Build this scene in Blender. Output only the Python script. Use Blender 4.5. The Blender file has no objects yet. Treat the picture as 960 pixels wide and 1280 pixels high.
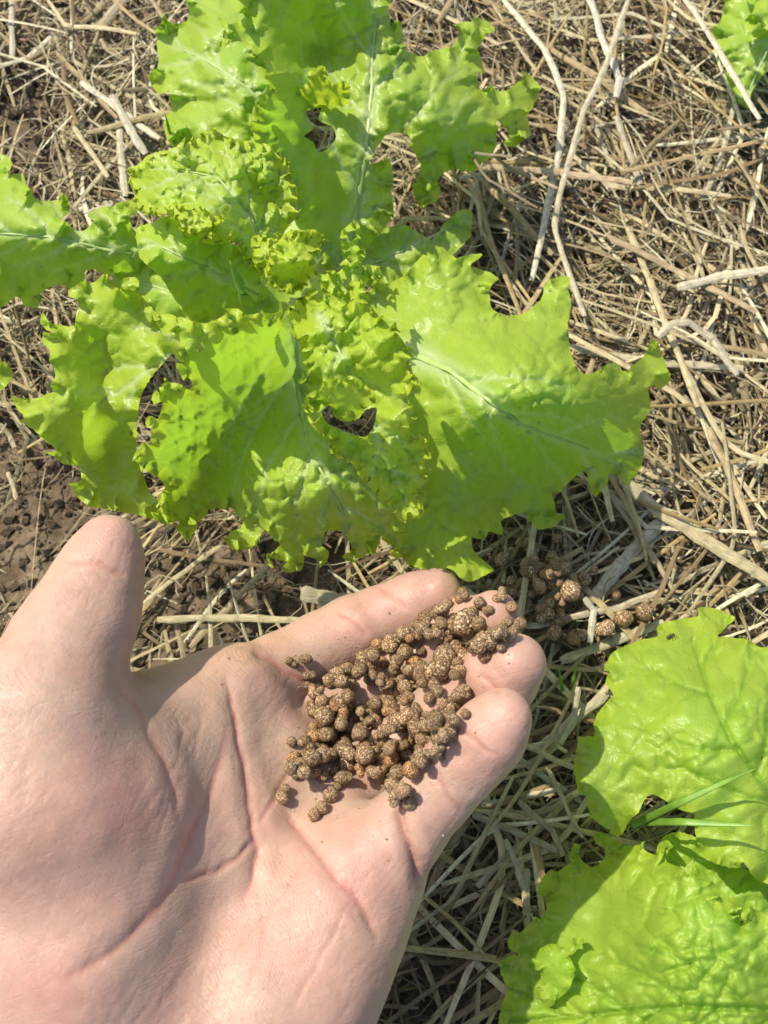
import bpy, math, random
import numpy as np
from mathutils import Vector, Matrix, geometry, bvhtree

R = math.radians
scene = bpy.context.scene
col = scene.collection
rnd = random.Random(7)
rng = np.random.default_rng(11)

# ------------------------------------------------------------------ camera
F = 1100.0                      # focal length in pixels of a 960 x 1280 frame
TILT = R(20)
CAM = np.array([0.0, 0.0, 0.338])
DIR = np.array([0.0, math.sin(TILT), -math.cos(TILT)])
UP = np.array([0.0, math.cos(TILT), math.sin(TILT)])
RIGHT = np.array([1.0, 0.0, 0.0])
cam_data = bpy.data.cameras.new('camera')
cam_data.sensor_fit = 'VERTICAL'
cam_data.sensor_height = 36.0
cam_data.lens = F / 1280 * 36.0
cam_data.clip_start = 0.005
cam_data.clip_end = 100
cam_data.dof.use_dof = True
cam_data.dof.focus_distance = 0.25
cam_data.dof.aperture_fstop = 26
cam = bpy.data.objects.new('camera', cam_data)
cam.location = CAM
cam.rotation_euler = (TILT, 0, 0)
col.objects.link(cam)
scene.camera = cam

# ------------------------------------------------------------------ light
SUN_DIR = Vector((0.45, -0.30, -0.84)).normalized()     # the way the light travels
world = bpy.data.worlds.new('World'); scene.world = world
world.use_nodes = True
wn = world.node_tree
bg = wn.nodes['Background']
sky = wn.nodes.new('ShaderNodeTexSky')
sky.sky_type = 'NISHITA'; sky.sun_disc = False
sky.sun_elevation = math.asin(-SUN_DIR.z)
sky.sun_rotation = math.atan2(-SUN_DIR.x, -SUN_DIR.y)
sky.air_density = 1.0; sky.dust_density = 2.0
wn.links.new(sky.outputs[0], bg.inputs[0])
bg.inputs[1].default_value = 0.15
sun_data = bpy.data.lights.new('sun', 'SUN')
sun_data.energy = 4.4; sun_data.angle = R(0.6); sun_data.color = (1.0, 0.93, 0.80)
sun = bpy.data.objects.new('sun', sun_data)
sun.rotation_euler = SUN_DIR.to_track_quat('-Z', 'Y').to_euler()
sun.location = (-0.6, 0.6, 1.5)
col.objects.link(sun)
vs = scene.view_settings
vs.view_transform = 'Standard'; vs.look = 'None'; vs.exposure = 0.45; vs.gamma = 1.0
vs.use_curve_mapping = False
scene.cycles.use_denoising = True
scene.cycles.max_bounces = 10
scene.cycles.transparent_max_bounces = 8

# ------------------------------------------------------------------ helpers
def ray(px, py):
    px = np.asarray(px, float); py = np.asarray(py, float)
    return DIR + ((px - 480) / F)[..., None] * RIGHT + ((640 - py) / F)[..., None] * UP
def at_z(px, py, z):
    """point of the place seen at pixel (px, py) at height z above the ground"""
    r = ray(px, py); z = np.asarray(z, float)
    return CAM + ((z - CAM[2]) / r[..., 2])[..., None] * r
def at_d(px, py, d):
    return CAM + np.asarray(d, float)[..., None] * ray(px, py)
def to_px(P):
    v = P - CAM
    d = v @ DIR
    return 480 + F * (v @ RIGHT) / d, 640 - F * (v @ UP) / d, d

PERM = rng.permutation(512)
GR = rng.normal(size=(512, 3)); GR /= np.linalg.norm(GR, axis=1)[:, None]
def noise3(P):
    P = np.asarray(P, float)
    i = np.floor(P).astype(int); f = P - i
    u = f * f * f * (f * (f * 6 - 15) + 10)
    out = 0
    for dx in (0, 1):
        for dy in (0, 1):
            for dz in (0, 1):
                h = PERM[(PERM[(PERM[(i[:, 0] + dx) & 511] + i[:, 1] + dy) & 511] + i[:, 2] + dz) & 511]
                g = GR[h]
                dot = g[:, 0] * (f[:, 0] - dx) + g[:, 1] * (f[:, 1] - dy) + g[:, 2] * (f[:, 2] - dz)
                w = (u[:, 0] if dx else 1 - u[:, 0]) * (u[:, 1] if dy else 1 - u[:, 1]) * (u[:, 2] if dz else 1 - u[:, 2])
                out = out + w * dot
    return out * 1.5
def n2(x, y, s, seed=0.0):
    return noise3(np.stack([np.asarray(x) / s, np.asarray(y) / s, np.full(np.shape(x), seed + 0.37)], -1))

def mesh_arrays(name, verts, faces, uv=None, colors=None, smooth=True):
    """faces: (n,3) or (n,4) int array; uv and colors per vertex"""
    me = bpy.data.meshes.new(name)
    verts = np.asarray(verts, np.float32); faces = np.asarray(faces, np.int32)
    k = faces.shape[1]; n = len(faces)
    me.vertices.add(len(verts)); me.vertices.foreach_set('co', verts.ravel())
    me.loops.add(n * k); me.loops.foreach_set('vertex_index', faces.ravel())
    me.polygons.add(n)
    me.polygons.foreach_set('loop_start', np.arange(0, n * k, k, dtype=np.int32))
    me.polygons.foreach_set('use_smooth', np.full(n, smooth, dtype=bool))
    if uv is not None:
        l = me.uv_layers.new(name='UVMap')
        l.data.foreach_set('uv', np.asarray(uv, np.float32)[faces.ravel()].ravel())
    if colors is not None:
        for nm, c in colors.items():
            a = me.attributes.new(nm, 'FLOAT_COLOR', 'POINT')
            c = np.asarray(c, np.float32)
            if c.shape[1] == 3: c = np.concatenate([c, np.ones((len(c), 1), np.float32)], 1)
            a.data.foreach_set('color', c.ravel())
    me.update(calc_edges=True)
    return me
def link(name, me, mat, parent=None, loc=None):
    o = bpy.data.objects.new(name, me)
    if mat is not None and not me.materials: me.materials.append(mat)
    col.objects.link(o)
    if parent is not None: o.parent = parent
    if loc is not None: o.location = loc
    return o
def tag(o, label=None, cat=None, group=None, kind=None):
    if label: o['label'] = label
    if cat: o['category'] = cat
    if group: o['group'] = group
    if kind: o['kind'] = kind
    return o

# ------------------------------------------------------------------ materials
class NT:
    def __init__(self, name):
        self.m = bpy.data.materials.new(name); self.m.use_nodes = True
        self.t = self.m.node_tree; self.t.nodes.clear()
        self.out = self.t.nodes.new('ShaderNodeOutputMaterial')
    def n(self, typ, **kw):
        nd = self.t.nodes.new('ShaderNode' + typ)
        for k, v in kw.items():
            if k.startswith('i_'):
                key = k[2:]
                key = int(key) if key.isdigit() else key.replace('_', ' ')
                s = nd.inputs[key]
                if hasattr(v, 'is_linked'): self.t.links.new(v, s)
                else: s.default_value = v
            else: setattr(nd, k, v)
        return nd
    def l(self, a, b): self.t.links.new(a, b)
    def mix(self, fac, a, b, blend='MIX'):
        nd = self.t.nodes.new('ShaderNodeMix'); nd.data_type = 'RGBA'; nd.blend_type = blend
        for s, v in ((nd.inputs[0], fac), (nd.inputs[6], a), (nd.inputs[7], b)):
            if hasattr(v, 'is_linked'): self.l(v, s)
            else: s.default_value = v if not isinstance(v, tuple) else (*v, 1)[:4]
        return nd.outputs[2]
    def ramp(self, fac, *stops):
        nd = self.t.nodes.new('ShaderNodeValToRGB'); self.l(fac, nd.inputs[0])
        e = nd.color_ramp.elements
        while len(e) < len(stops): e.new(0.5)
        for el, (p, c) in zip(e, stops):
            el.position = p; el.color = (*c, 1) if isinstance(c, tuple) else (c, c, c, 1)
        return nd.outputs[0]
    def math(self, op, a, b=0.0, c=0.0):
        nd = self.t.nodes.new('ShaderNodeMath'); nd.operation = op
        for s, v in zip(nd.inputs, (a, b, c)):
            if hasattr(v, 'is_linked'): self.l(v, s)
            else: s.default_value = v
        return nd.outputs[0]

def leaf_material():
    m = NT('lettuce_leaf')
    at = m.n('Attribute', attribute_name='leafdata')
    sep = m.n('SeparateColor'); m.l(at.outputs['Color'], sep.inputs[0])
    vein, edge, yel = sep.outputs[0], sep.outputs[1], sep.outputs[2]
    uv = m.n('UVMap')
    warp = m.n('TexNoise', i_Scale=3.0)
    m.l(uv.outputs[0], warp.inputs['Vector'])
    wv = m.n('VectorMath', operation='MULTIPLY_ADD')
    m.l(warp.outputs['Color'], wv.inputs[0]); wv.inputs[1].default_value = (0.6, 0.6, 0.6); m.l(uv.outputs[0], wv.inputs[2])
    vor = m.n('TexVoronoi', feature='DISTANCE_TO_EDGE', i_Scale=1.0); m.l(wv.outputs[0], vor.inputs['Vector'])
    mr = m.n('MapRange', interpolation_type='SMOOTHSTEP', i_1=0.0, i_2=0.045, i_3=1.0, i_4=0.0)
    m.l(vor.outputs['Distance'], mr.inputs[0]); net = mr.outputs[0]
    nz = m.n('TexNoise', i_Scale=1.1, i_Detail=4.0); m.l(uv.outputs[0], nz.inputs['Vector'])
    fine = m.n('TexNoise', i_Scale=14.0, i_Detail=3.0); m.l(uv.outputs[0], fine.inputs['Vector'])
    base = m.mix(m.ramp(nz.outputs[0], (0.3, 0.0), (0.7, 1.0)), (0.31, 0.50, 0.060), (0.43, 0.585, 0.088))
    base = m.mix(yel, base, (0.50, 0.61, 0.055))
    base = m.mix(m.math('MULTIPLY', edge, 0.30), base, (0.46, 0.55, 0.03))
    base = m.mix(m.math('MULTIPLY', net, 0.10), base, (0.42, 0.54, 0.10))
    base = m.mix(m.math('MULTIPLY', vein, 0.9), base, (0.70, 0.77, 0.46))
    base = m.mix(m.math('MULTIPLY', at.outputs['Alpha'], 0.8), base, (0.14, 0.30, 0.03))
    base = m.mix(m.math('MULTIPLY', fine.outputs[0], 0.22), base, (0.22, 0.40, 0.04))
    h = m.math('ADD', m.math('MULTIPLY', net, -0.30), m.math('MULTIPLY', fine.outputs[0], 0.45))
    bmp = m.n('Bump', i_Strength=0.5, i_Distance=0.0006); m.l(h, bmp.inputs['Height'])
    p = m.n('BsdfPrincipled', i_IOR=1.45)
    p.inputs['Specular IOR Level'].default_value = 0.68
    m.l(base, p.inputs['Base Color']); m.l(bmp.outputs[0], p.inputs['Normal'])
    rr = m.ramp(fine.outputs[0], (0.3, 0.24), (0.7, 0.44)); m.l(rr, p.inputs['Roughness'])
    tb = m.mix(0.75, base, (0.21, 0.60, 0.035))
    tb = m.mix(yel, tb, (0.54, 0.66, 0.04))
    tr = m.n('BsdfTranslucent'); m.l(tb, tr.inputs[0]); m.l(bmp.outputs[0], tr.inputs['Normal'])
    mx = m.n('MixShader', i_0=0.48); m.l(p.outputs[0], mx.inputs[1]); m.l(tr.outputs[0], mx.inputs[2])
    m.l(mx.outputs[0], m.out.inputs[0])
    return m.m

def skin_material():
    m = NT('skin')
    at = m.n('Attribute', attribute_name='skindata')
    sep = m.n('SeparateColor'); m.l(at.outputs['Color'], sep.inputs[0])
    crease, red, yellow = sep.outputs
    tc = m.n('TexCoord')
    n1 = m.n('TexNoise', i_Scale=75.0, i_Detail=6.0, i_Roughness=0.65); m.l(tc.outputs['Object'], n1.inputs['Vector'])
    n2_ = m.n('TexNoise', i_Scale=260.0, i_Detail=3.0); m.l(tc.outputs['Object'], n2_.inputs['Vector'])
    base = m.mix(m.ramp(n1.outputs[0], (0.35, 0.0), (0.68, 1.0)), (0.38, 0.247, 0.178), (0.45, 0.313, 0.232))
    base = m.mix(m.math('MULTIPLY', red, 0.7), base, (0.48, 0.21, 0.175))
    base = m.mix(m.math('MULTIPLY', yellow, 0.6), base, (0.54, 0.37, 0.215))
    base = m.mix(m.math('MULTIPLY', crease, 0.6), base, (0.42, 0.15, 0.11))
    base = m.mix(m.math('MULTIPLY', m.ramp(n2_.outputs[0], (0.45, 0.0), (0.75, 1.0)), 0.25), base, (0.62, 0.36, 0.28))
    # friction ridges and fine lines
    nd = m.n('TexNoise', i_Scale=28.0, i_Detail=1.0); m.l(tc.outputs['Object'], nd.inputs['Vector'])
    wv = m.n('VectorMath', operation='MULTIPLY_ADD')
    m.l(nd.outputs['Color'], wv.inputs[0]); wv.inputs[1].default_value = (0.02, 0.02, 0.02); m.l(tc.outputs['Object'], wv.inputs[2])
    wave = m.n('TexWave', wave_type='BANDS', bands_direction='DIAGONAL', i_Scale=600.0, i_Distortion=1.5)
    m.l(wv.outputs[0], wave.inputs['Vector'])
    vo = m.n('TexVoronoi', feature='DISTANCE_TO_EDGE', i_Scale=620.0); m.l(tc.outputs['Object'], vo.inputs['Vector'])
    hh = m.math('ADD', m.math('MULTIPLY', wave.outputs[0], 0.22), m.math('MULTIPLY', n2_.outputs[0], 0.9))
    hh = m.math('ADD', hh, m.math('MULTIPLY', vo.outputs[0], 0.8))
    uv = m.n('UVMap')
    for ang, sc, amt in ((0.35, (0.10, 0.9, 1), 0.5), (-0.75, (0.09, 0.75, 1), 0.4), (1.25, (0.12, 1.1, 1), 0.35)):
        mp = m.n('Mapping'); mp.inputs['Rotation'].default_value = (0, 0, ang); m.l(uv.outputs[0], mp.inputs[0])
        mq = m.n('Mapping'); mq.inputs['Scale'].default_value = sc; m.l(mp.outputs[0], mq.inputs[0])
        ln = m.n('TexNoise', i_Scale=1.0, i_Detail=2.0); m.l(mq.outputs[0], ln.inputs['Vector'])
        k = m.math('ABSOLUTE', m.math('SUBTRACT', ln.outputs[0], 0.5))
        r2 = m.n('MapRange', interpolation_type='SMOOTHSTEP', i_1=0.0, i_2=0.022, i_3=1.0, i_4=0.0); m.l(k, r2.inputs[0])
        hh = m.math('SUBTRACT', hh, m.math('MULTIPLY', r2.outputs[0], amt))
    bmp = m.n('Bump', i_Strength=0.34, i_Distance=0.0003); m.l(hh, bmp.inputs['Height'])
    p = m.n('BsdfPrincipled', i_Roughness=0.47, i_IOR=1.4)
    m.l(base, p.inputs['Base Color']); m.l(bmp.outputs[0], p.inputs['Normal'])
    p.inputs['Subsurface Weight'].default_value = 0.55
    p.inputs['Subsurface Radius'].default_value = (1.0, 0.36, 0.2)
    p.inputs['Subsurface Scale'].default_value = 0.0028
    m.l(p.outputs[0], m.out.inputs[0])
    return m.m

def straw_material(name='straw', use_obj=False):
    m = NT(name)
    at = m.n('Attribute', attribute_name='tint')
    uv = m.n('UVMap')
    mp = m.n('Mapping'); mp.inputs['Scale'].default_value = (0.10, 1.5, 1); m.l(uv.outputs[0], mp.inputs[0])
    oi = m.n('ObjectInfo')
    ad = m.n('VectorMath', operation='ADD'); m.l(mp.outputs[0], ad.inputs[0])
    if use_obj:
        cmb = m.n('CombineXYZ'); m.l(m.math('MULTIPLY', oi.outputs['Random'], 50.0), cmb.inputs[0]); m.l(cmb.outputs[0], ad.inputs[1])
    st = m.n('TexNoise', i_Scale=2.2, i_Detail=4.0, i_Roughness=0.65); m.l(ad.outputs[0], st.inputs['Vector'])
    mp2 = m.n('Mapping'); mp2.inputs['Scale'].default_value = (0.35, 0.35, 1); m.l(uv.outputs[0], mp2.inputs[0])
    bl = m.n('TexNoise', i_Scale=1.0, i_Detail=3.0); m.l(mp2.outputs[0], bl.inputs['Vector'])
    c = m.mix(0.85, at.outputs['Color'], m.ramp(st.outputs[0], (0.30, 0.38), (0.68, 1.28)), 'MULTIPLY')
    if use_obj:
        c = m.mix(1.0, c, m.ramp(oi.outputs['Random'], (0.0, (0.80, 0.78, 0.74)), (1.0, (1.15, 1.12, 1.08))), 'MULTIPLY')
    c = m.mix(m.ramp(bl.outputs[0], (0.50, 0.0), (0.72, 0.55)), c, (0.13, 0.085, 0.05))
    bmp = m.n('Bump', i_Strength=0.8, i_Distance=0.0004); m.l(st.outputs[0], bmp.inputs['Height'])
    p = m.n('BsdfPrincipled', i_Roughness=0.55); m.l(c, p.inputs['Base Color']); m.l(bmp.outputs[0], p.inputs['Normal'])
    p.inputs['Specular IOR Level'].default_value = 0.35
    m.l(p.outputs[0], m.out.inputs[0])
    return m.m

def soil_material():
    m = NT('soil')
    tc = m.n('TexCoord')
    n1 = m.n('TexNoise', i_Scale=60.0, i_Detail=8.0, i_Roughness=0.7); m.l(tc.outputs['Object'], n1.inputs['Vector'])
    n3 = m.n('TexNoise', i_Scale=420.0, i_Detail=4.0, i_Roughness=0.7); m.l(tc.outputs['Object'], n3.inputs['Vector'])
    c = m.ramp(n1.outputs[0], (0.3, (0.046, 0.031, 0.017)), (0.52, (0.125, 0.086, 0.047)), (0.72, (0.27, 0.20, 0.125)))
    c = m.mix(m.ramp(n3.outputs[0], (0.55, 0.0), (0.7, 0.7)), c, (0.25, 0.20, 0.16))
    bmp = m.n('Bump', i_Strength=1.0, i_Distance=0.002); m.l(m.math('ADD', n1.outputs[0], m.math('MULTIPLY', n3.outputs[0], 0.4)), bmp.inputs['Height'])
    p = m.n('BsdfPrincipled', i_Roughness=0.9); m.l(c, p.inputs['Base Color']); m.l(bmp.outputs[0], p.inputs['Normal'])
    m.l(p.outputs[0], m.out.inputs[0])
    return m.m

def granule_material():
    m = NT('granule')
    tc = m.n('TexCoord'); oi = m.n('ObjectInfo')
    ad = m.n('VectorMath', operation='ADD'); m.l(tc.outputs['Object'], ad.inputs[0])
    cmb = m.n('CombineXYZ'); m.l(m.math('MULTIPLY', oi.outputs['Random'], 9.0), cmb.inputs[0]); m.l(cmb.outputs[0], ad.inputs[1])
    v = m.n('TexVoronoi', i_Scale=9.0); m.l(ad.outputs[0], v.inputs['Vector'])
    hs = m.n('SeparateColor'); m.l(v.outputs['Color'], hs.inputs[0])
    v2 = m.n('TexNoise', i_Scale=5.0, i_Detail=6.0, i_Roughness=0.75); m.l(ad.outputs[0], v2.inputs['Vector'])
    a = m.ramp(v2.outputs[0], (0.34, (0.046, 0.024, 0.011)), (0.50, (0.16, 0.088, 0.040)), (0.68, (0.31, 0.19, 0.092)))
    a = m.mix(m.ramp(hs.outputs[0], (0.50, 0.0), (0.90, 0.85)), a, (0.54, 0.375, 0.20))
    a = m.mix(m.ramp(hs.outputs[1], (0.86, 0.0), (0.90, 0.9)), a, (0.68, 0.56, 0.34))
    a = m.mix(m.ramp(hs.outputs[2], (0.70, 0.0), (0.80, 0.8)), a, (0.040, 0.020, 0.009))
    a = m.mix(1.0, a, m.ramp(oi.outputs['Random'], (0.0, (0.8, 0.74, 0.66)), (0.5, (1.0, 0.97, 0.95)), (0.85, (1.2, 1.17, 1.15)), (1.0, (1.25, 0.95, 0.7))), 'MULTIPLY')
    bmp = m.n('Bump', i_Strength=0.8, i_Distance=0.0003)
    m.l(m.math('ADD', v2.outputs[0], m.math('MULTIPLY', v.outputs['Distance'], 0.8)), bmp.inputs['Height'])
    p = m.n('BsdfPrincipled', i_Roughness=0.45)
    m.l(a, p.inputs['Base Color']); m.l(bmp.outputs[0], p.inputs['Normal'])
    m.l(p.outputs[0], m.out.inputs[0])
    return m.m

def plain_material(name, c, c2, scale=60.0, rough=0.5, trans=0.0):
    m = NT(name)
    tc = m.n('TexCoord')
    nz = m.n('TexNoise', i_Scale=scale, i_Detail=5.0); m.l(tc.outputs['Object'], nz.inputs['Vector'])
    cc = m.mix(m.ramp(nz.outputs[0], (0.3, 0.0), (0.7, 1.0)), c, c2)
    p = m.n('BsdfPrincipled', i_Roughness=rough); m.l(cc, p.inputs['Base Color'])
    if trans:
        tr = m.n('BsdfTranslucent'); m.l(cc, tr.inputs[0])
        mx = m.n('MixShader', i_0=trans); m.l(p.outputs[0], mx.inputs[1]); m.l(tr.outputs[0], mx.inputs[2])
        m.l(mx.outputs[0], m.out.inputs[0])
    else:
        m.l(p.outputs[0], m.out.inputs[0])
    return m.m

M_LEAF = leaf_material(); M_SKIN = skin_material()
M_STRAW = straw_material('straw_litter'); M_STALK = straw_material('straw_stalk', True)
M_SOIL = soil_material(); M_GRAN = granule_material()
M_GRASS = plain_material('green_grass', (0.15, 0.32, 0.03), (0.27, 0.45, 0.06), 160, 0.45, 0.35)
M_RIB = plain_material('lettuce_midrib', (0.40, 0.56, 0.13), (0.60, 0.70, 0.32), 260, 0.35, 0.35)
M_DUST = plain_material('granule_dust', (0.16, 0.085, 0.035), (0.42, 0.28, 0.13), 700, 0.6)
M_BUG = plain_material('insect_shell', (0.015, 0.012, 0.010), (0.04, 0.03, 0.02), 900, 0.3)

# ------------------------------------------------------------------ ground
def soil_height(x, y):
    z = 0.006 * n2(x, y, 0.09, 1) + 0.0035 * n2(x, y, 0.03, 2) + 0.0028 * n2(x, y, 0.011, 3) + 0.0022 * np.abs(n2(x, y, 0.0055, 4)) + 0.001 * n2(x, y, 0.0025, 5)
    return z - 0.004
def make_ground():
    t = np.linspace(-1, 1, 420)
    ax = np.sign(t) * (np.abs(t) * 0.36 + 3.0 * np.maximum(np.abs(t) - 0.86, 0) ** 2 * 60)
    X, Y = np.meshgrid(ax, ax + 0.12, indexing='ij')
    Z = soil_height(X.ravel(), Y.ravel())
    V = np.stack([X.ravel(), Y.ravel(), Z], -1)
    n = len(t); i = np.arange(n * n).reshape(n, n)
    Q = np.stack([i[:-1, :-1], i[1:, :-1], i[1:, 1:], i[:-1, 1:]], -1).reshape(-1, 4)
    o = link('soil_ground', mesh_arrays('soil_ground', V, Q), M_SOIL)
    tag(o, 'dark brown crumbly garden soil under the straw', kind='structure')
make_ground()

# ------------------------------------------------------------------ straw
def stalk_arrays(P, W, flat=0.5, sides=6, roll=0.0):
    """flattened tapering tube along points P with widths W; returns verts, quads, uv (uv in mm)"""
    P = np.asarray(P, float); n = len(P)
    T = np.gradient(P, axis=0); T /= np.linalg.norm(T, axis=1)[:, None] + 1e-12
    S = np.cross(T, [0, 0, 1.0]); S /= np.linalg.norm(S, axis=1)[:, None] + 1e-9
    N = np.cross(S, T)
    c, s = math.cos(roll), math.sin(roll)
    S, N = c * S + s * N, c * N - s * S
    a = np.arange(sides) / sides * 2 * math.pi
    ridge = 1 + 0.16 * np.cos(np.arange(sides) * math.pi) * (np.abs(np.sin(a)) > 0.3)
    prof = np.stack([np.cos(a), np.sin(a) * flat * ridge], -1) * 0.5
    V = P[:, None] + (S[:, None] * prof[None, :, :1] + N[:, None] * prof[None, :, 1:]) * np.asarray(W)[:, None, None]
    L = np.concatenate([[0], np.cumsum(np.linalg.norm(np.diff(P, axis=0), axis=1))]) * 1000
    uv = np.stack([np.repeat(L, sides), np.tile(np.minimum(a, 2 * math.pi - a) / math.pi, n) * np.repeat(np.asarray(W) * 1000, sides)], -1)
    i = np.arange(n * sides).reshape(n, sides); j = np.roll(i, -1, axis=1)
    Q = np.stack([i[:-1], j[:-1], j[1:], i[1:]], -1).reshape(-1, 4)
    V = V.reshape(-1, 3)
    # end caps: fold the ring onto itself
    caps = []
    for base in (0, (n - 1) * sides):
        r = [base + k for k in range(sides)]
        for k in range(0, sides // 2 - 1):
            caps.append([r[k], r[k + 1], r[sides - 2 - k], r[sides - 1 - k]])
    Q = np.concatenate([Q, np.array(caps)])
    return V, Q, uv
def smooth_path(pts, n):
    pts = np.asarray(pts, float)
    if len(pts) == 2:
        t = np.linspace(0, 1, n)[:, None]; return pts[0] * (1 - t) + pts[1] * t
    d = np.concatenate([[0], np.cumsum(np.linalg.norm(np.diff(pts, axis=0), axis=1))])
    s = np.unique(np.concatenate([np.linspace(0, d[-1], n), d[1:-1] - d[-1] * 0.012, d[1:-1] + d[-1] * 0.012]))
    return np.stack([np.interp(s, d, pts[:, k]) for k in range(3)], -1)

STRAW_COLORS = np.array([0.82, 0.84, 0.76]) * np.array([[0.62, 0.52, 0.33], [0.52, 0.415, 0.24], [0.40, 0.305, 0.165], [0.74, 0.67, 0.49], [0.27, 0.185, 0.095], [0.48, 0.35, 0.16], [0.15, 0.095, 0.05]])
def bare_soil(px, py):
    """1 where the photograph shows bare soil between the straw"""
    m = np.exp(-(((px - 15) / 85) ** 2 + ((py - 150) / 85) ** 2) ** 2)
    m = np.maximum(m, np.exp(-(((px - 55) / 150) ** 2 + ((py - 670) / 175) ** 2) ** 2))
    m = np.maximum(m, 0.92 * np.exp(-(((px - 290) / 190) ** 2 + ((py - 745) / 105) ** 2) ** 2))
    m = np.maximum(m, 0.75 * np.exp(-(((px - 665) / 80) ** 2 + ((py - 715) / 55) ** 2) ** 2))
    return m
def litter(name, count, lrange, wrange, zmax, seed, sides, nseg, curl, label, cat, outer=False):
    r = np.random.default_rng(seed)
    n0 = count * 4
    x, y = r.uniform(-0.34, 0.34, n0), r.uniform(-0.2, 0.52, n0)
    px, py, _ = to_px(np.stack([x, y, np.zeros(n0)], -1))
    fringe = np.maximum(0, np.maximum(np.abs(px - 480) - 560, np.abs(py - 640) - 720))
    ok = (r.random(n0) > bare_soil(px, py) * 0.97) & (r.random(n0) > fringe / 400)
    if outer:                   # the bed goes on all round the frame
        x, y = r.uniform(-0.75, 0.75, n0), r.uniform(-0.55, 1.05, n0)
        px, py, _ = to_px(np.stack([x, y, np.zeros(n0)], -1))
        ok = (np.abs(x) > 0.27) | (y < -0.16) | (y > 0.44)
    x, y, px, py = (v[ok][:count, None] for v in (x, y, px, py))
    n = len(x)
    U = lambda a, b: r.uniform(a, b, (n, 1))
    Nn = lambda s: r.normal(0, s, (n, 1))
    L = U(*lrange); W = U(*wrange) * U(0.6, 1.0)
    th = np.where(r.random((n, 1)) < 0.5, U(0, 2 * math.pi), np.radians(np.where(py < 600, -62, 35) + Nn(35)))
    t = np.linspace(-0.5, 0.5, nseg)[None]
    ang = th + Nn(curl) * t * 2 + Nn(curl * 0.6) * np.sin(t * 6 + U(0, 6))
    ang = ang + np.where((r.random((n, 1)) < 0.25) & (t > U(-0.3, 0.3)), Nn(0.8), 0)
    step = L / (nseg - 1); zero = np.zeros((n, 1))
    X = x + np.concatenate([zero, np.cumsum(np.cos(ang[:, :-1]) * step, 1)], 1) - L * 0.5 * np.cos(th)
    Y = y + np.concatenate([zero, np.cumsum(np.sin(ang[:, :-1]) * step, 1)], 1) - L * 0.5 * np.sin(th)
    z0 = zmax * r.random((n, 1)) ** 1.3
    Z = z0 + Nn(0.10) * t * L + 0.05 * L * np.sin(t * 5 + U(0, 6)) * U(0, 1) + 0.004 * n2(X.ravel(), Y.ravel(), 0.05, 9).reshape(X.shape)
    P = np.stack([X, Y, np.maximum(Z, 0.0005)], -1)
    W = W * (1 - 0.45 * np.abs(t * 2) ** 3)
    T = np.gradient(P, axis=1); T /= np.linalg.norm(T, axis=-1, keepdims=True) + 1e-12
    S = np.cross(T, [0, 0, 1.0]); S /= np.linalg.norm(S, axis=-1, keepdims=True) + 1e-9
    N = np.cross(S, T)
    roll = Nn(0.5)[..., None]; c, sn = np.cos(roll), np.sin(roll)
    S, N = c * S + sn * N, c * N - sn * S
    a = np.arange(sides) / sides * 2 * math.pi
    ridge = 1 + 0.16 * np.cos(np.arange(sides) * math.pi) * (np.abs(np.sin(a)) > 0.3)
    pa = np.cos(a)[None, None, :, None] * 0.5
    pb = (np.sin(a) * ridge)[None, None, :, None] * 0.5 * U(0.10, 0.36)[..., None, None]
    V = P[:, :, None] + (S[:, :, None] * pa + N[:, :, None] * pb) * W[:, :, None, None]
    uu = (np.arange(nseg)[None] * step * 1000)[:, :, None] + U(0, 900)[..., None] + np.zeros((1, 1, sides))
    vv = (np.minimum(a, 2 * math.pi - a) / math.pi)[None, None] * W[:, :, None] * 1000 + U(0, 900)[..., None]
    uv = np.stack([uu, vv], -1).reshape(-1, 2)
    i = np.arange(nseg * sides).reshape(nseg, sides); j = np.roll(i, -1, axis=1)
    Q = np.stack([i[:-1], j[:-1], j[1:], i[1:]], -1).reshape(-1, 4).tolist()
    for b0 in (0, (nseg - 1) * sides):
        for k in range(0, sides // 2 - 1): Q.append([b0 + k, b0 + k + 1, b0 + sides - 2 - k, b0 + sides - 1 - k])
    Q = (np.array(Q)[None] + (np.arange(n) * nseg * sides)[:, None, None]).reshape(-1, 4)
    C = STRAW_COLORS[r.choice(7, n, p=[.2, .2, .2, .12, .12, .08, .08])] * U(0.65, 1.1)
    if name == 'leaf_litter': C = np.array([0.17, 0.10, 0.055]) * U(0.4, 1.7)
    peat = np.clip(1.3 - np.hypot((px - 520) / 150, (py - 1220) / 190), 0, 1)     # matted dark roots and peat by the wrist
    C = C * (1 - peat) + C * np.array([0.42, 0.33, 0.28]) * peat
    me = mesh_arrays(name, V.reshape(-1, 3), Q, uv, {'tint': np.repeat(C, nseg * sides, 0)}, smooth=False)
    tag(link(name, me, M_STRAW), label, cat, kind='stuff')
litter('straw_mulch', 6500, (0.02, 0.085), (0.0006, 0.0027), 0.018, 3, 6, 7, 0.09, 'thick layer of tangled dry straw covering the soil', 'straw')
litter('straw_mulch', 5000, (0.03, 0.10), (0.0015, 0.0042), 0.018, 13, 6, 5, 0.12, 'loose dry straw covering the bed around the lettuces', 'straw', True)
litter('dry_grass_fibres', 9000, (0.012, 0.05), (0.0003, 0.0010), 0.021, 4, 4, 8, 0.7, 'fine curly dry grass fibres tangled through the straw', 'dry grass')

litter('leaf_litter', 1300, (0.003, 0.011), (0.0015, 0.005), 0.015, 8, 6, 4, 0.6, 'small dark flakes of dead leaf and chaff between the straw', 'leaf litter')

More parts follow.
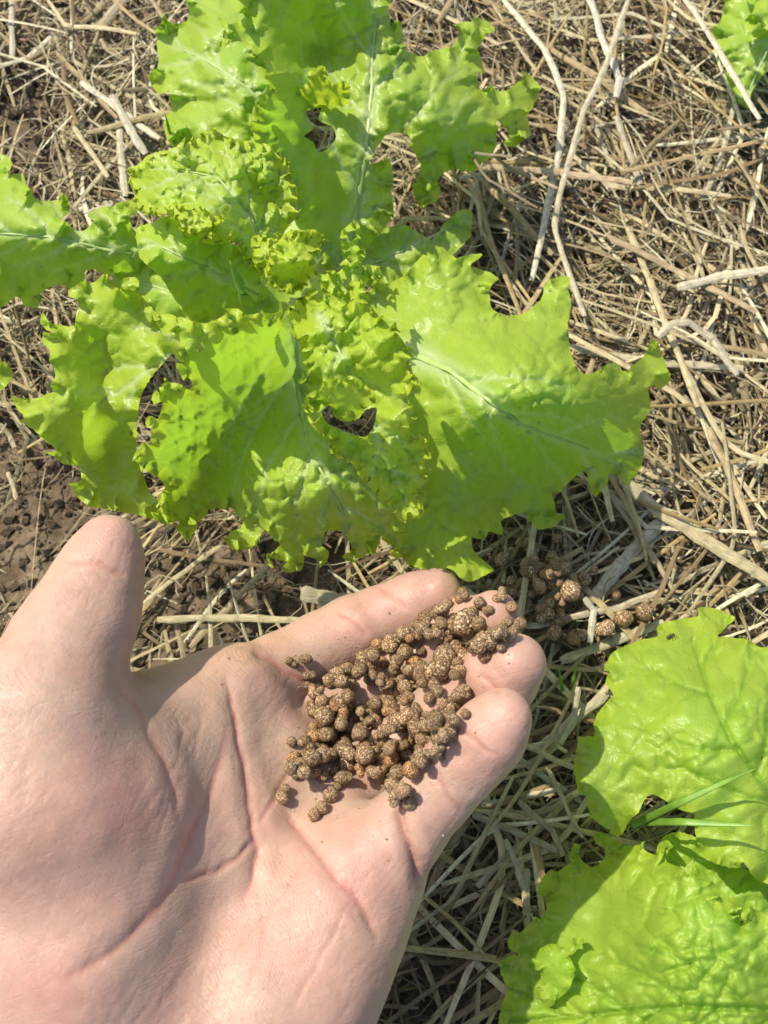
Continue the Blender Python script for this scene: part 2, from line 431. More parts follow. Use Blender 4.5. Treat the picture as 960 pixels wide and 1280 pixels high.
def soil_crumbs():
    r = np.random.default_rng(21)
    ico = [(0, 0, 1), (0, 0, -1)] + [(math.cos(a) * .9, math.sin(a) * .9, .3 * (-1) ** k) for k, a in enumerate(np.arange(6) * math.pi / 3)]
    ico = np.array(ico); F_ = []
    for k in range(6):
        a, b = 2 + k, 2 + (k + 1) % 6
        F_ += [(0, a, b), (1, b, a)]
    F_ = np.array(F_); Vs, Fs, XY = [], [], []; off = 0; n = 0
    while n < 6500:
        x, y = r.uniform(-0.3, 0.3), r.uniform(-0.15, 0.45)
        px, py, _ = to_px(np.array([x, y, 0.0]))
        if r.random() > 0.12 + bare_soil(px, py): continue
        s = 0.0006 + 0.0030 * r.random() ** 4
        V = ico * r.uniform(0.6, 1.25, (8, 3)) * s * np.array([1, 1, 0.8])
        a = r.uniform(0, 6.28); c, sn = math.cos(a), math.sin(a)
        V = V @ np.array([[c, sn, 0], [-sn, c, 0], [0, 0, 1]])
        XY.append((x, y)); Vs.append(V + [x, y, s * 0.5]); Fs.append(F_ + off); off += 8; n += 1
    XY = np.array(XY); zz = soil_height(XY[:, 0], XY[:, 1])
    for v, q in zip(Vs, zz): v[:, 2] += q
    o = link('soil_crumbs', mesh_arrays('soil_crumbs', np.concatenate(Vs), np.concatenate(Fs), smooth=False), M_SOIL)
    tag(o, 'loose brown soil crumbs scattered between the straw', 'soil', kind='stuff')
soil_crumbs()

# the stalks one can follow in the photograph: pixel polyline, width (px), height, tint
STALKS = [
 ([(630,0),(680,60),(705,120),(700,185),(665,350)], 9, .026, (.66,.60,.48), 'long pale bleached straw arching down beside the upper lettuce leaf'),
 ([(785,0),(760,75),(730,140),(700,240),(692,285),(730,395)], 8, .030, (.60,.53,.40), 'long kinked pale straw crossing over the other stalks'),
 ([(732,-20),(752,45),(775,100),(770,122)], 10, .024, (.68,.63,.54), None),
 ([(852,-10),(895,55),(950,150)], 9, .040, (.66,.60,.47), 'pale straight straw lying across the small lettuce leaf'),
 ([(950,152),(930,158),(897,163)], 5, .032, (.44,.33,.2), None),
 ([(770,145),(800,230)], 9, .024, (.58,.50,.38), None),
 ([(775,215),(860,197),(970,172)], 7, .028, (.50,.37,.2), None),
 ([(597,208),(700,215),(790,228)], 11, .030, (.48,.36,.24), None),
 ([(570,142),(583,185),(610,225),(672,260)], 4.5, .066, (.30,.24,.15), 'thin dark twig curving over the upper lettuce leaf edge'),
 ([(525,187),(580,190),(640,197)], 4.5, .069, (.34,.27,.17), 'thin grey twig lying flat on the upper lettuce leaf'),
 ([(596,181),(645,213),(697,236)], 6, .045, (.36,.27,.17), None),
 ([(760,295),(830,330),(945,390)], 10, .026, (.50,.38,.24), None),
 ([(785,285),(812,350),(842,428),(872,508)], 10, .024, (.56,.46,.28), 'long yellowish straw running past the tip of the broad leaf'),
 ([(710,432),(790,450),(930,461)], 11, .022, (.52,.45,.32), None),
 ([(778,598),(820,635),(965,728)], 19, .024, (.56,.47,.30), 'thick hollow straw stalk with a pale cut end'),
 ([(760,612),(800,670),(842,737)], 8, .022, (.40,.32,.21), None),
 ([(885,535),(922,615),(950,690)], 11, .024, (.54,.42,.24), None),
 ([(820,422),(838,405),(862,402),(890,425),(922,468)], 11, .034, (.55,.49,.38), None),
 ([(846,360),(900,345),(970,336)], 13, .028, (.60,.54,.42), None),
 ([(827,652),(790,692),(737,750)], 18, .020, (.55,.49,.40), 'frayed flat straw strip pointing at the spilled granules'),
 ([(657,783),(773,760),(830,737)], 9, .022, (.58,.51,.38), None),
 ([(700,826),(767,800),(830,778)], 13, .020, (.52,.45,.32), None),
 ([(730,748),(741,764),(738,802)], 9, .026, (.66,.61,.52), None),
 ([(196,774),(300,772),(380,776)], 10, .020, (.56,.48,.30), 'straight yellowish straw on dark soil between thumb and index finger'),
 ([(178,756),(278,678)], 7, .016, (.50,.42,.26), None),
 ([(334,706),(237,810)], 9, .014, (.40,.32,.20), None),
 ([(376,742),(443,752)], 22, .022, (.56,.50,.36), 'short flat pale straw chip above the index finger'),
 ([(330,744),(338,762),(352,790)], 4.5, .020, (.36,.26,.16), None),
 ([(220,778),(231,834)], 8, .014, (.42,.32,.19), None),
 ([(140,820),(164,840)], 9, .020, (.64,.58,.44), None),
 ([(756,870),(671,937)], 13, .022, (.46,.40,.29), None),
 ([(723,858),(717,902),(701,929)], 8, .030, (.52,.47,.36), None),
 ([(656,932),(720,961)], 8, .028, (.52,.44,.30), None),
 ([(683,958),(728,1048)], 6, .027, (.50,.42,.28), None),
 ([(590,1018),(642,1039),(696,1063)], 9, .024, (.46,.40,.30), None),
 ([(648,1002),(690,1037),(704,1070)], 8, .025, (.48,.40,.28), None),
 ([(600,1006),(650,996),(694,986)], 8, .022, (.50,.42,.30), None),
 ([(700,1006),(683,1025),(596,1108)], 9, .020, (.48,.42,.32), None),
 ([(632,1050),(657,1112)], 7, .026, (.54,.48,.38), None),
 ([(659,1086),(659,1164)], 9, .022, (.44,.38,.26), None),
 ([(667,1050),(682,1110)], 11, .020, (.42,.28,.14), None),
 ([(102,103),(200,174)], 9, .022, (.62,.56,.45), None),
 ([(138,118),(182,192)], 11, .024, (.62,.56,.45), None),
 ([(92,158),(136,222)], 7, .022, (.56,.46,.30), None),
 ([(15,-10),(15,72)], 8, .016, (.62,.55,.44), None),
 ([(-10,88),(35,70),(66,44)], 8, .015, (.60,.54,.42), None),
 ([(148,148),(156,246)], 10, .020, (.60,.54,.42), None),
 ([(158,-6),(122,38)], 15, .018, (.52,.42,.28), None),
 ([(104,266),(140,255)], 6, .022, (.62,.55,.42), None),
 ([(0,530),(12,545),(18,560)], 7, .010, (.44,.36,.26), None),
 ([(10,590),(20,625)], 6, .014, (.56,.46,.3), None),
]
STALK_GROUP = 'loose straw stalks on top of the mulch'
STALK_LABELS = ['dry straw stalk lying loose on top of the tangled mulch']
def stalk_label(px, py, tint, bent):
    b = sum(tint) / 0.84
    look = 'pale bleached' if b > 1.55 else ('yellowish' if b > 1.2 else ('light brown' if b > 0.85 else 'dark brown'))
    look += ' bent straw stalk' if bent else ' straight straw stalk'
    if px < 230 and py < 260: where = 'near the bare soil left of the upper lettuce leaf'
    elif py > 640 and px < 520: where = 'between thumb, index finger and lettuce'
    elif py > 840: where = 'in the shade beside the little finger'
    elif py > 640: where = 'around the spilled granules'
    elif py > 380: where = 'beside the tip of the broad lettuce leaf'
    elif px > 830: where = 'around the lettuce seedling'
    else: where = 'beside the upper lettuce leaf'
    return look + ' ' + where
def add_stalk(P, W, tint, label, flat=0.5, base=None, roll=0.0):
    P = np.asarray(P); base = P.mean(0)
    V, Q, U = stalk_arrays(P - base, W, flat, 8, roll)
    me = mesh_arrays('straw_stalk', V, Q, U + [rnd.uniform(0, 900), rnd.uniform(0, 900)], {'tint': np.tile(tint, (len(V), 1))}, smooth=False)
    o = link('straw_stalk', me, M_STALK, loc=base)
    q = to_px(base); tag(o, label or stalk_label(q[0], q[1], tint, len(pts) > 2), 'straw', STALK_GROUP if not label else None)
    return o
n_stalk = 0
for pts, w, z, tint, label in STALKS:
    p = np.array(pts, float)
    zz = z + 0.002 * np.sin(np.arange(len(p)) * 1.7 + len(pts))
    P = smooth_path(at_z(p[:, 0], p[:, 1], zz), 14)
    d = to_px(P)[2]
    jit = np.stack([n2(P[:, 0], P[:, 1], 0.012, 40 + k) for k in range(3)], -1) * [0.0006, 0.0006, 0.0008]
    W = w * d / F * (1 + 0.10 * np.sin(np.arange(len(P)) * 1.3))
    W[[0, -1]] *= 0.75
    if w > 8 and len(W) > 10: W[len(W) * 3 // 5] *= 1.3
    add_stalk(P + jit, W * 0.9, tuple(c * g for c, g in zip(tint, (0.81, 0.83, 0.76))), label, 0.36 if w < 15 else (0.35 if w < 20 else 0.18)); n_stalk += 1
# further loose stalks, twelve shapes copied
PROTO = []
for k in range(12):
    L = rnd.uniform(0.04, 0.10); W0 = rnd.uniform(0.0012, 0.0028)
    t = np.linspace(-0.5, 0.5, 12)
    y = rnd.gauss(0, 0.03) * L * (t * 2) ** 2 + 0.006 * L * np.sin(t * 9 + k)
    if k % 3 == 0: y = y + np.maximum(t - rnd.uniform(-0.1, 0.2), 0) * L * rnd.choice((-0.9, 0.8))
    P = np.stack([t * L, y, 0.008 * L * np.sin(t * 7 + k)], -1)
    V, Q, U = stalk_arrays(P, W0 * (1 - 0.35 * np.abs(2 * t) ** 3), rnd.uniform(0.12, 0.32), 8, rnd.gauss(0, 0.3))
    me = mesh_arrays('straw_stalk', V, Q, U + [k * 77.0, k * 31.0], {'tint': np.tile(STRAW_COLORS[k % 6], (len(V), 1))}, smooth=False)
    me.materials.append(M_STALK); PROTO.append(me)
tries = 0
while n_stalk < 296 and tries < 5000:
    tries += 1
    px, py = rnd.uniform(-20, 980), rnd.uniform(-20, 1300)
    if px < 480 and 200 < py < 640: continue
    if px < 180 and py < 640 and rnd.random() < 0.4: continue
    if py > 800 and px < 480: continue
    if py > 640 and px < 520 and rnd.random() < 0.75: continue
    if py > 780 and px > 780: continue
    if 330 < py < 600 and px < 650: continue
    if 0 < py < 330 and 230 < px < 560: continue
    if rnd.random() < bare_soil(px, py) * 1.05: continue
    z = rnd.uniform(0.012, 0.024)
    P = at_z(px, py, z)
    kp = rnd.randrange(12)
    o = bpy.data.objects.new('straw_stalk', PROTO[kp])
    col.objects.link(o)
    o.location = P
    th = rnd.uniform(0, math.pi) if rnd.random() < 0.45 else math.radians(rnd.gauss(-60 if py < 620 else 30, 32))
    o.rotation_euler = (rnd.gauss(0, 0.3), rnd.gauss(0, 0.07), th)
    s = rnd.uniform(0.75, 1.25); o.scale = (s, s * rnd.uniform(0.8, 1.1), s)
    tag(o, stalk_label(px, py, STRAW_COLORS[kp % 6], kp % 3 == 0), 'straw', STALK_GROUP)
    n_stalk += 1

# ------------------------------------------------------------------ lettuce leaves
def rbf(ctrl):
    c = np.array(ctrl, float); xy = c[:, :2] / 100; n = len(c)
    def phi(r2): return 0.5 * r2 * np.log(r2 + 1e-9)
    K = phi(((xy[:, None] - xy[None]) ** 2).sum(-1)) + np.eye(n) * 0.02
    Pm = np.c_[np.ones(n), xy]
    A = np.block([[K, Pm], [Pm.T, np.zeros((3, 3))]])
    w = np.linalg.solve(A, np.r_[c[:, 2], 0, 0, 0])
    def f(x, y):
        q = np.stack([x, y], -1) / 100
        k = phi(((q[:, None] - xy[None]) ** 2).sum(-1))
        return k @ w[:n] + w[n] + q @ w[n + 1:]
    return f
def dens(poly, step, rough, seed):
    p = np.array(poly, float); n = len(p); out = []
    for i in range(n):
        p0, p1, p2, p3 = p[i - 1], p[i], p[(i + 1) % n], p[(i + 2) % n]
        m = max(1, int(np.linalg.norm(p2 - p1) / step))
        for k in range(m):
            t = k / m
            m1 = (p2 - p0) * 0.30; m2 = (p3 - p1) * 0.30
            h = (2*t**3-3*t**2+1)*p1 + (t**3-2*t**2+t)*m1 + (-2*t**3+3*t**2)*p2 + (t**3-t**2)*m2
            out.append(h)
    q = np.array(out)
    nx = n2(q[:, 0], q[:, 1], 9.0, seed) * 1.0 + n2(q[:, 0], q[:, 1], 4.5, seed + 3) * 0.6
    ny = n2(q[:, 0], q[:, 1], 9.0, seed + 7) * 1.0 + n2(q[:, 0], q[:, 1], 4.5, seed + 9) * 0.6
    return q + np.stack([nx, ny], -1) * rough
def inside(pts, poly):
    x, y = pts[:, 0], pts[:, 1]; res = np.zeros(len(pts), bool)
    j = len(poly) - 1
    for i in range(len(poly)):
        xi, yi = poly[i]; xj, yj = poly[j]
        if yi != yj:
            c = ((yi > y) != (yj > y)) & (x < (xj - xi) * (y - yi) / (yj - yi) + xi)
            res ^= c
        j = i
    return res
def seg_dist(pts, line):
    """distance to polyline and parameter along it"""
    best = np.full(len(pts), 1e9); par = np.zeros(len(pts)); acc = 0.0
    line = np.asarray(line, float)
    for a, b in zip(line[:-1], line[1:]):
        ab = b - a; L = np.linalg.norm(ab) + 1e-9
        t = np.clip(((pts - a) @ ab) / (L * L), 0, 1)
        d = np.linalg.norm(pts - a - t[:, None] * ab, axis=1)
        m = d < best
        best[m] = d[m]; par[m] = acc + t[m] * L
        acc += L
    return best, par / acc
def bulla(x, y, cell, seed):
    gx, gy = x / cell, y / cell
    ix, iy = np.floor(gx).astype(int), np.floor(gy).astype(int)
    f1 = np.full(len(x), 9.0); f2 = np.full(len(x), 9.0)
    for dx in (-1, 0, 1):
        for dy in (-1, 0, 1):
            h = PERM[(PERM[(ix + dx + seed) & 511] + iy + dy) & 511]
            sx, sy = ix + dx + 0.5 + GR[h, 0] * 0.45, iy + dy + 0.5 + GR[h, 1] * 0.45
            d = np.hypot(gx - sx, gy - sy)
            f2 = np.where(d < f1, f1, np.minimum(f2, d)); f1 = np.minimum(f1, d)
    e = np.clip(f2 - f1, 0, 0.6) / 0.6
    return 1 - (1 - e) ** 2.2
def auto_veins(mid, spread, length, every, side_bend=0.25):
    mid = np.asarray(mid, float)
    d = np.concatenate([[0], np.cumsum(np.linalg.norm(np.diff(mid, axis=0), axis=1))])
    L = d[-1]; out = []; s = every * 0.8; sgn = 1
    while s < L * 0.95:
        p = np.array([np.interp(s, d, mid[:, k]) for k in (0, 1)])
        q = np.array([np.interp(min(L, s + 4), d, mid[:, k]) for k in (0, 1)])
        th = math.atan2(*(q - p)[::-1]); ln = length * L * (1 - 0.55 * s / L)
        a = th + sgn * spread; pts = [p]
        for k in range(7):
            pts.append(pts[-1] + ln / 7 * np.array([math.cos(a), math.sin(a)])); a -= sgn * side_bend / 3 - 0.12 * math.sin(s * 3 + k * 2.1)
        out.append((np.array(pts), 1))
        for kk in range(1, 7):
            sg = sgn if kk % 2 else -sgn
            q0, q1 = pts[kk], pts[min(kk + 1, 7)]
            b = math.atan2(*(q1 - q0)[::-1]) + sg * (0.8 + 0.2 * math.sin(kk * 5 + s)); sub = [q0]; l2 = ln / 4.2 * (1 - kk * 0.07)
            for k in range(4):
                sub.append(sub[-1] + l2 / 4 * np.array([math.cos(b), math.sin(b)])); b -= sg * 0.16
            out.append((np.array(sub), 2))
        s += every * 0.55; sgn = -sgn
    return out
LEAF_N = [0]
def make_leaf(parent, outline, ctrl, mid, step=3.4, ruffle=0.004, rw=38, rl=34, bul=0.0008, cell=22, yellow=0.15, curl=0.0,
              rough=0.9, holes=(), vein_w=2.4, groove=0.0005, rib=7.0, spread=0.8, vlen=0.42, every=60, label=None, wavy=0.002, yel_edge=0.25, seed=None, vein_col=1.0, tooth=1.5, tl=11.0, bmin=0.5, puff=0.0011):
    LEAF_N[0] += 1; sd = LEAF_N[0] * 13 + 5 if seed is None else seed
    B = dens(outline, step * 1.15, rough, sd)
    nr = np.roll(B, -1, 0) - np.roll(B, 1, 0); nr /= np.linalg.norm(nr, axis=1)[:, None] + 1e-9
    if ((B[:, 0] * np.roll(B[:, 1], -1) - B[:, 1] * np.roll(B[:, 0], -1)).sum()) < 0: nr = -nr
    ar = np.concatenate([[0], np.cumsum(np.linalg.norm(np.diff(B, axis=0), axis=1))])
    tri_w = np.abs(((ar / tl + 1.2 * n2(B[:, 0], B[:, 1], 30, sd + 31)) % 1.0) - 0.35) * 2      # uneven pointed teeth
    tri_w = tri_w * np.clip(0.6 + 1.2 * n2(B[:, 0], B[:, 1], 22, sd + 33), 0, 1.4)
    B = B + np.stack([nr[:, 1], -nr[:, 0]], -1) * (tooth * (tri_w - 0.4))[:, None]
    H = [dens(h, step * 1.15, rough * 0.6, sd + 50) for h in holes]
    lo, hi = B.min(0), B.max(0)
    xs = np.arange(lo[0], hi[0], step); ys = np.arange(lo[1], hi[1], step * 0.87)
    G = np.stack(np.meshgrid(xs, ys, indexing='ij'), -1)
    G[:, 1::2, 0] += step * 0.5
    G = G.reshape(-1, 2) + rng.uniform(-0.18, 0.18, (len(xs) * len(ys), 2)) * step
    ok = inside(G, B)
    for h in H: ok &= ~inside(G, h)
    G = G[ok]
    allb = np.concatenate([B] + H)
    def edge_dist(pts, curve):
        d = np.empty(len(pts)); ix = np.empty(len(pts), int)
        for k in range(0, len(pts), 3000):
            D = ((pts[k:k + 3000, None] - curve[None]) ** 2).sum(-1)
            ix[k:k + 3000] = D.argmin(1); d[k:k + 3000] = np.sqrt(D.min(1))
        return d, ix
    de, _ = edge_dist(G, allb)
    G = G[de > step * 0.55]
    pts = np.concatenate([allb, G])
    edges = []; o = 0
    for c in [B] + H:
        n = len(c); edges += [(o + i, o + (i + 1) % n) for i in range(n)]; o += n
    res = geometry.delaunay_2d_cdt([Vector(p) for p in pts], edges, [], 0 if False else 1, 1e-4)
    v2 = np.array([tuple(v) for v in res[0]]); tri = np.array([f for f in res[2]])
    cen = v2[tri].mean(1); keep = inside(cen, B)
    for h in H: keep &= ~inside(cen, h)
    tri = tri[keep]
    # orientation: px y axis points down, so flip for upward normals
    a, b, c = v2[tri[:, 0]], v2[tri[:, 1]], v2[tri[:, 2]]
    cr = (b[:, 0] - a[:, 0]) * (c[:, 1] - a[:, 1]) - (b[:, 1] - a[:, 1]) * (c[:, 0] - a[:, 0])
    tri = np.where((cr > 0)[:, None], tri[:, ::-1], tri)
    x, y = v2[:, 0], v2[:, 1]
    de, ix = edge_dist(v2, B)
    arc = np.concatenate([[0], np.cumsum(np.linalg.norm(np.diff(B, axis=0), axis=1))])[ix]
    z = rbf(ctrl)(x, y)
    ew = np.clip(1 - de / rw, 0, 1)
    ph = arc / rl * 2 * math.pi + 3.0 * n2(x, y, 60, sd)
    amp = ruffle * (0.55 + 0.9 * np.abs(n2(x, y, 45, sd + 2)))
    z = z + amp * ew ** 1.6 * np.sin(ph) + 0.25 * amp * ew ** 3 * np.sin(ph * 2.3 + 1.0)
    z = z + wavy * n2(x, y, 55, sd + 4) + wavy * 0.6 * n2(x, y, 24, sd + 6)
    # blistered blade between the veins
    mask = np.clip(bmin + 0.75 * n2(x, y, 80, sd + 8), 0, 1.3) * np.clip(de / 18, 0.25, 1)
    wx, wy = x + 5 * n2(x, y, 20, sd + 11), y + 5 * n2(x, y, 20, sd + 12)
    bul = bul * 1.5
    z = z + bul * mask * (bulla(wx, wy, cell, sd) - 0.5) + 0.22 * bul * mask * (bulla(wx, wy, cell * 0.5, sd + 1) - 0.5)
    vein = np.zeros(len(v2))
    if mid is not None:
        d, t = seg_dist(v2, mid)
        w = rib * (1 - 0.8 * t) + 1.0
        g = np.exp(-(d / w) ** 2); vein = np.maximum(vein, g * (1 - 0.5 * t))
        z = z + (0.0009 * (1 - t) * np.exp(-(d / (w * 1.0)) ** 2) - groove * 2.4 * np.exp(-(d / (w * 0.45 + 1.2)) ** 2))
        dv = d.copy()
        for ln, lev in auto_veins(mid, spread, vlen, every):
            d, t = seg_dist(v2, ln)
            w = vein_w * (1.15 - 0.5 * t) * (1.0 if lev == 1 else 0.62)
            g = np.exp(-(d / w) ** 2) * (1 - 0.6 * t) * (1.0 if lev == 1 else 0.7)
            vein = np.maximum(vein, 0.85 * g)
            z = z - (1.6 if lev == 1 else 0.8) * groove * np.exp(-(d / (w * 1.5)) ** 2) * (1 - 0.7 * t)
            dv = np.minimum(dv, d + 6 * t ** 2)
        z = z + puff * (1 - np.exp(-(dv / 9.0) ** 2)) * np.clip(0.5 + 1.2 * n2(x, y, 60, sd + 17), 0.15, 1.3)   # blade swells between the veins
    # sideways curl of the margin
    tg = np.roll(B, -3, 0) - np.roll(B, 3, 0); tg /= np.linalg.norm(tg, axis=1)[:, None] + 1e-9
    tg = (tg + np.roll(tg, 4, 0) + np.roll(tg, -4, 0))[ix] / 3
    sx = x + curl * 1.5 * ew ** 2 * np.cos(ph) * tg[:, 0] + curl * 0.35 * ew * n2(x, y, 18, sd + 20)
    sy = y + curl * 1.5 * ew ** 2 * np.cos(ph) * tg[:, 1] + curl * 0.35 * ew * n2(x, y, 18, sd + 21)
    P = at_z(sx, sy, z)
    base = np.array(parent.location)
    yl = np.clip(yellow + (0.14 if parent is lettuce else 0.0) + 0.35 * n2(x, y, 70, sd + 15) * 0.6 + yel_edge * ew ** 2, 0, 1)
    data = np.stack([vein * max(vein_col, 0), np.maximum(0.5 * ew ** 2, 1.3 * np.exp(-de / 2.5)), yl, vein * max(-vein_col, 0)], -1)
    uv = np.stack([x, y], -1) / 25.0 + sd
    me = mesh_arrays('leaf', P - base, tri, uv, {'leafdata': data})
    ob = link('leaf', me, M_LEAF, parent)
    if label: ob['label'] = label
    if mid is not None and vein_col > 0 and rib >= 4:
        m_ = np.asarray(mid, float); k = np.concatenate([[0], np.cumsum(np.linalg.norm(np.diff(m_, axis=0), axis=1))])
        tt = np.linspace(0.02, 0.86, 40); q = np.stack([np.interp(tt * k[-1], k, m_[:, c]) for c in (0, 1)], -1)
        q += np.stack([n2(q[:, 0], q[:, 1], 40, sd + 41), n2(q[:, 0], q[:, 1], 40, sd + 42)], -1) * 2.0
        okm = inside(q, B)
        for h in H:
            if inside(q, h).any(): okm &= np.arange(len(q)) < np.argmax(inside(q, h)) - 1
        q, tt = q[okm], tt[okm]
        if len(q) > 6:
            D_ = ((q[:, None] - v2[None]) ** 2).sum(-1); near_ = np.argsort(D_, 1)[:, :6]
            zq = z[near_].mean(1); zq = np.convolve(np.pad(zq, 2, 'edge'), np.ones(5) / 5, 'valid')
            Pm = at_z(q[:, 0], q[:, 1], zq + 0.0001)
            Wm = (rib * 0.62 * (1 - tt) ** 1.1 + 1.3) * to_px(Pm)[2] / F
            Vm, Qm, Um = stalk_arrays(Pm - base, Wm, 0.55, 8)
            link('midrib', mesh_arrays('midrib', Vm, Qm, Um), M_RIB, ob)
    return ob

def empty(name, loc):
    o = bpy.data.objects.new(name, None); o.location = loc; o.empty_display_size = 0.02
    col.objects.link(o); return o

base = at_z(385, 405, 0.0); base[2] = 0.002
lettuce = empty('lettuce_plant', base)
tag(lettuce, 'whole bright green curly lettuce growing in straw mulch above the open hand', 'lettuce', 'curly lettuces in the bed')

# top leaf, standing up and away
make_leaf(lettuce, [(420,345),(448,318),(478,290),(494,262),(489,244),(492,225),(486,197),(462,206),(481,169),(508,169),(525,209),(516,234),(525,259),(547,250),(548,225),(556,215),(575,212),(590,215),(603,203),(612,197),(621,180),(620,150),(634,163),(632,181),(642,184),(665,166),(659,146),(677,111),(668,99),(655,86),(647,102),(636,112),(624,114),(612,102),(601,111),(596,90),(606,88),(596,61),(618,35),(598,22),(583,29),(564,28),(572,44),(566,57),(542,63),(522,70),(507,61),(502,44),(505,32),(493,25),(488,29),(487,15),(490,-10),(500,-60),(470,-110),(400,-120),(320,-90),(300,-10),(293,12),(305,22),(285,30),(272,22),(282,40),(275,60),(300,52),(312,60),(318,75),(332,80),(330,95),(336,105),(322,125),(315,145),(320,185),(345,230),(380,300)],
  [(425,335,.050),(445,250,.070),(460,150,.088),(470,50,.095),(470,-80,.105),(390,60,.086),(285,40,.116),(322,90,.124),(325,140,.110),(330,200,.085),(430,0,.112),(560,150,.082),(620,130,.068),(660,120,.052),(600,40,.066),(530,220,.062),(500,280,.055)],
  [(428,335),(448,250),(462,150),(467,60),(472,-90)], holes=[[(382,140),(400,132),(404,128),(398,150),(415,158),(420,172),(410,186),(397,190),(392,178),(380,170),(392,160)]],
  ruffle=.006, curl=3, bul=.0008, yellow=.12, vein_w=2.4, rib=12, every=75, vlen=.55, wavy=.003)
# torn flap above its hole
make_leaf(lettuce, [(383,138),(370,122),(367,110),(382,106),(388,90),(397,92),(398,82),(408,83),(409,98),(416,104),(428,101),(437,106),(438,125),(430,133),(410,132),(396,136)],
  [(380,140,.090),(400,90,.108),(436,108,.108),(436,132,.094),(400,135,.090)], None, ruffle=.003, rw=14, rl=18, yellow=.9, step=2.4, bul=.0004, curl=2)
make_leaf(lettuce, [(231,-10),(237,22),(229,28),(215,26),(203,15),(200,30),(193,40),(198,62),(198,81),(185,98),(191,111),(199,116),(212,116),(214,135),(205,150),(211,178),(260,215),(320,212),(355,190),(352,90),(340,0),(320,-60),(260,-60)],
  [(230,0,.055),(195,45,.046),(190,105,.044),(212,160,.05),(280,40,.072),(280,130,.070),(340,150,.066),(340,0,.07),(250,90,.064)],
  [(380,190),(310,110),(250,70),(200,50)], ruffle=.010, rw=60, rl=62, bul=.001, yellow=.1, curl=3, every=50, wavy=.005)
# left leaves
make_leaf(lettuce, [(-40,185),(0,190),(12,199),(17,221),(27,215),(30,227),(50,250),(67,250),(74,240),(86,247),(87,265),(76,272),(95,287),(107,287),(115,277),(112,264),(137,260),(165,250),(172,255),(165,272),(167,287),(185,300),(200,330),(170,345),(151,345),(140,344),(117,337),(102,342),(105,352),(87,360),(67,357),(54,365),(55,372),(45,386),(32,382),(30,375),(15,372),(0,384),(-60,385),(-85,290)],
  [(190,330,.075),(140,270,.098),(150,320,.090),(90,310,.098),(40,270,.100),(0,210,.085),(-60,280,.08),(45,380,.052),(80,250,.088),(0,360,.062),(100,345,.075)],
  [(195,325),(130,310),(60,295),(-60,290)], ruffle=.006, rw=40, rl=50, bul=.0022, cell=26, yellow=.14, curl=3, every=45, wavy=.004)
make_leaf(lettuce, [(160,300),(180,310),(205,335),(260,345),(330,360),(345,395),(320,415),(280,425),(240,415),(195,398),(170,372),(140,364),(142,345),(150,328)],
  [(160,305,.080),(145,360,.074),(230,370,.085),(330,400,.075),(240,410,.078),(300,360,.085)], [(335,395),(250,375),(150,345)], ruffle=.003, yellow=.1, bul=.0006)
make_leaf(lettuce, [(170,297),(172,284),(190,278),(210,270),(250,285),(300,310),(325,345),(320,380),(290,402),(262,396),(240,402),(222,380),(200,345),(176,324)],
  [(172,290,.104),(215,275,.112),(225,375,.098),(200,320,.116),(270,340,.108),(310,390,.09),(300,315,.112)], [(325,370),(260,335),(180,300)], ruffle=.003, bul=.0018, cell=30, yellow=.2, wavy=.004)
make_leaf(lettuce, [(85,365),(102,352),(117,353),(127,342),(137,344),(140,357),(152,361),(157,347),(172,349),(172,367),(187,378),(192,390),(230,402),(280,405),(285,430),(235,440),(217,442),(190,470),(177,495),(171,530),(172,570),(185,610),(202,632),(190,648),(165,643),(128,636),(112,634),(98,622),(85,606),(100,598),(99,586),(80,579),(57,566),(70,560),(52,549),(40,536),(25,529),(31,523),(14,497),(43,498),(64,491),(63,480),(69,468),(61,450),(62,436),(53,428),(55,418),(66,414),(50,404),(52,392),(70,406),(92,407),(97,380)],
  [(280,420,.085),(215,430,.104),(178,490,.104),(110,375,.104),(150,360,.112),(60,405,.104),(16,498,.094),(70,470,.116),(100,510,.110),(130,470,.088),(130,550,.074),(62,552,.094),(95,600,.076),(110,630,.066),(195,635,.066),(172,580,.076)],
  [(275,425),(215,440),(150,490),(90,520)], ruffle=.005, rw=30, rl=40, bul=.0009, yellow=.38, curl=2, rib=3.9, every=50, wavy=.003)
# small leaf at the left edge
make_leaf(lettuce, [(-40,440),(5,452),(17,468),(10,480),(0,490),(-40,505)], [(-40,470,.04),(15,468,.03),(0,450,.034)], None, ruffle=.003, yellow=.1)
# shaded leaf behind
make_leaf(lettuce, [(425,345),(440,310),(480,285),(510,282),(540,300),(555,280),(575,262),(590,265),(588,295),(560,325),(520,345),(470,360)],
  [(430,345,.045),(590,280,.040),(500,300,.050),(520,340,.045)], [(430,345),(510,310),(585,275)], ruffle=.003, yellow=.05)
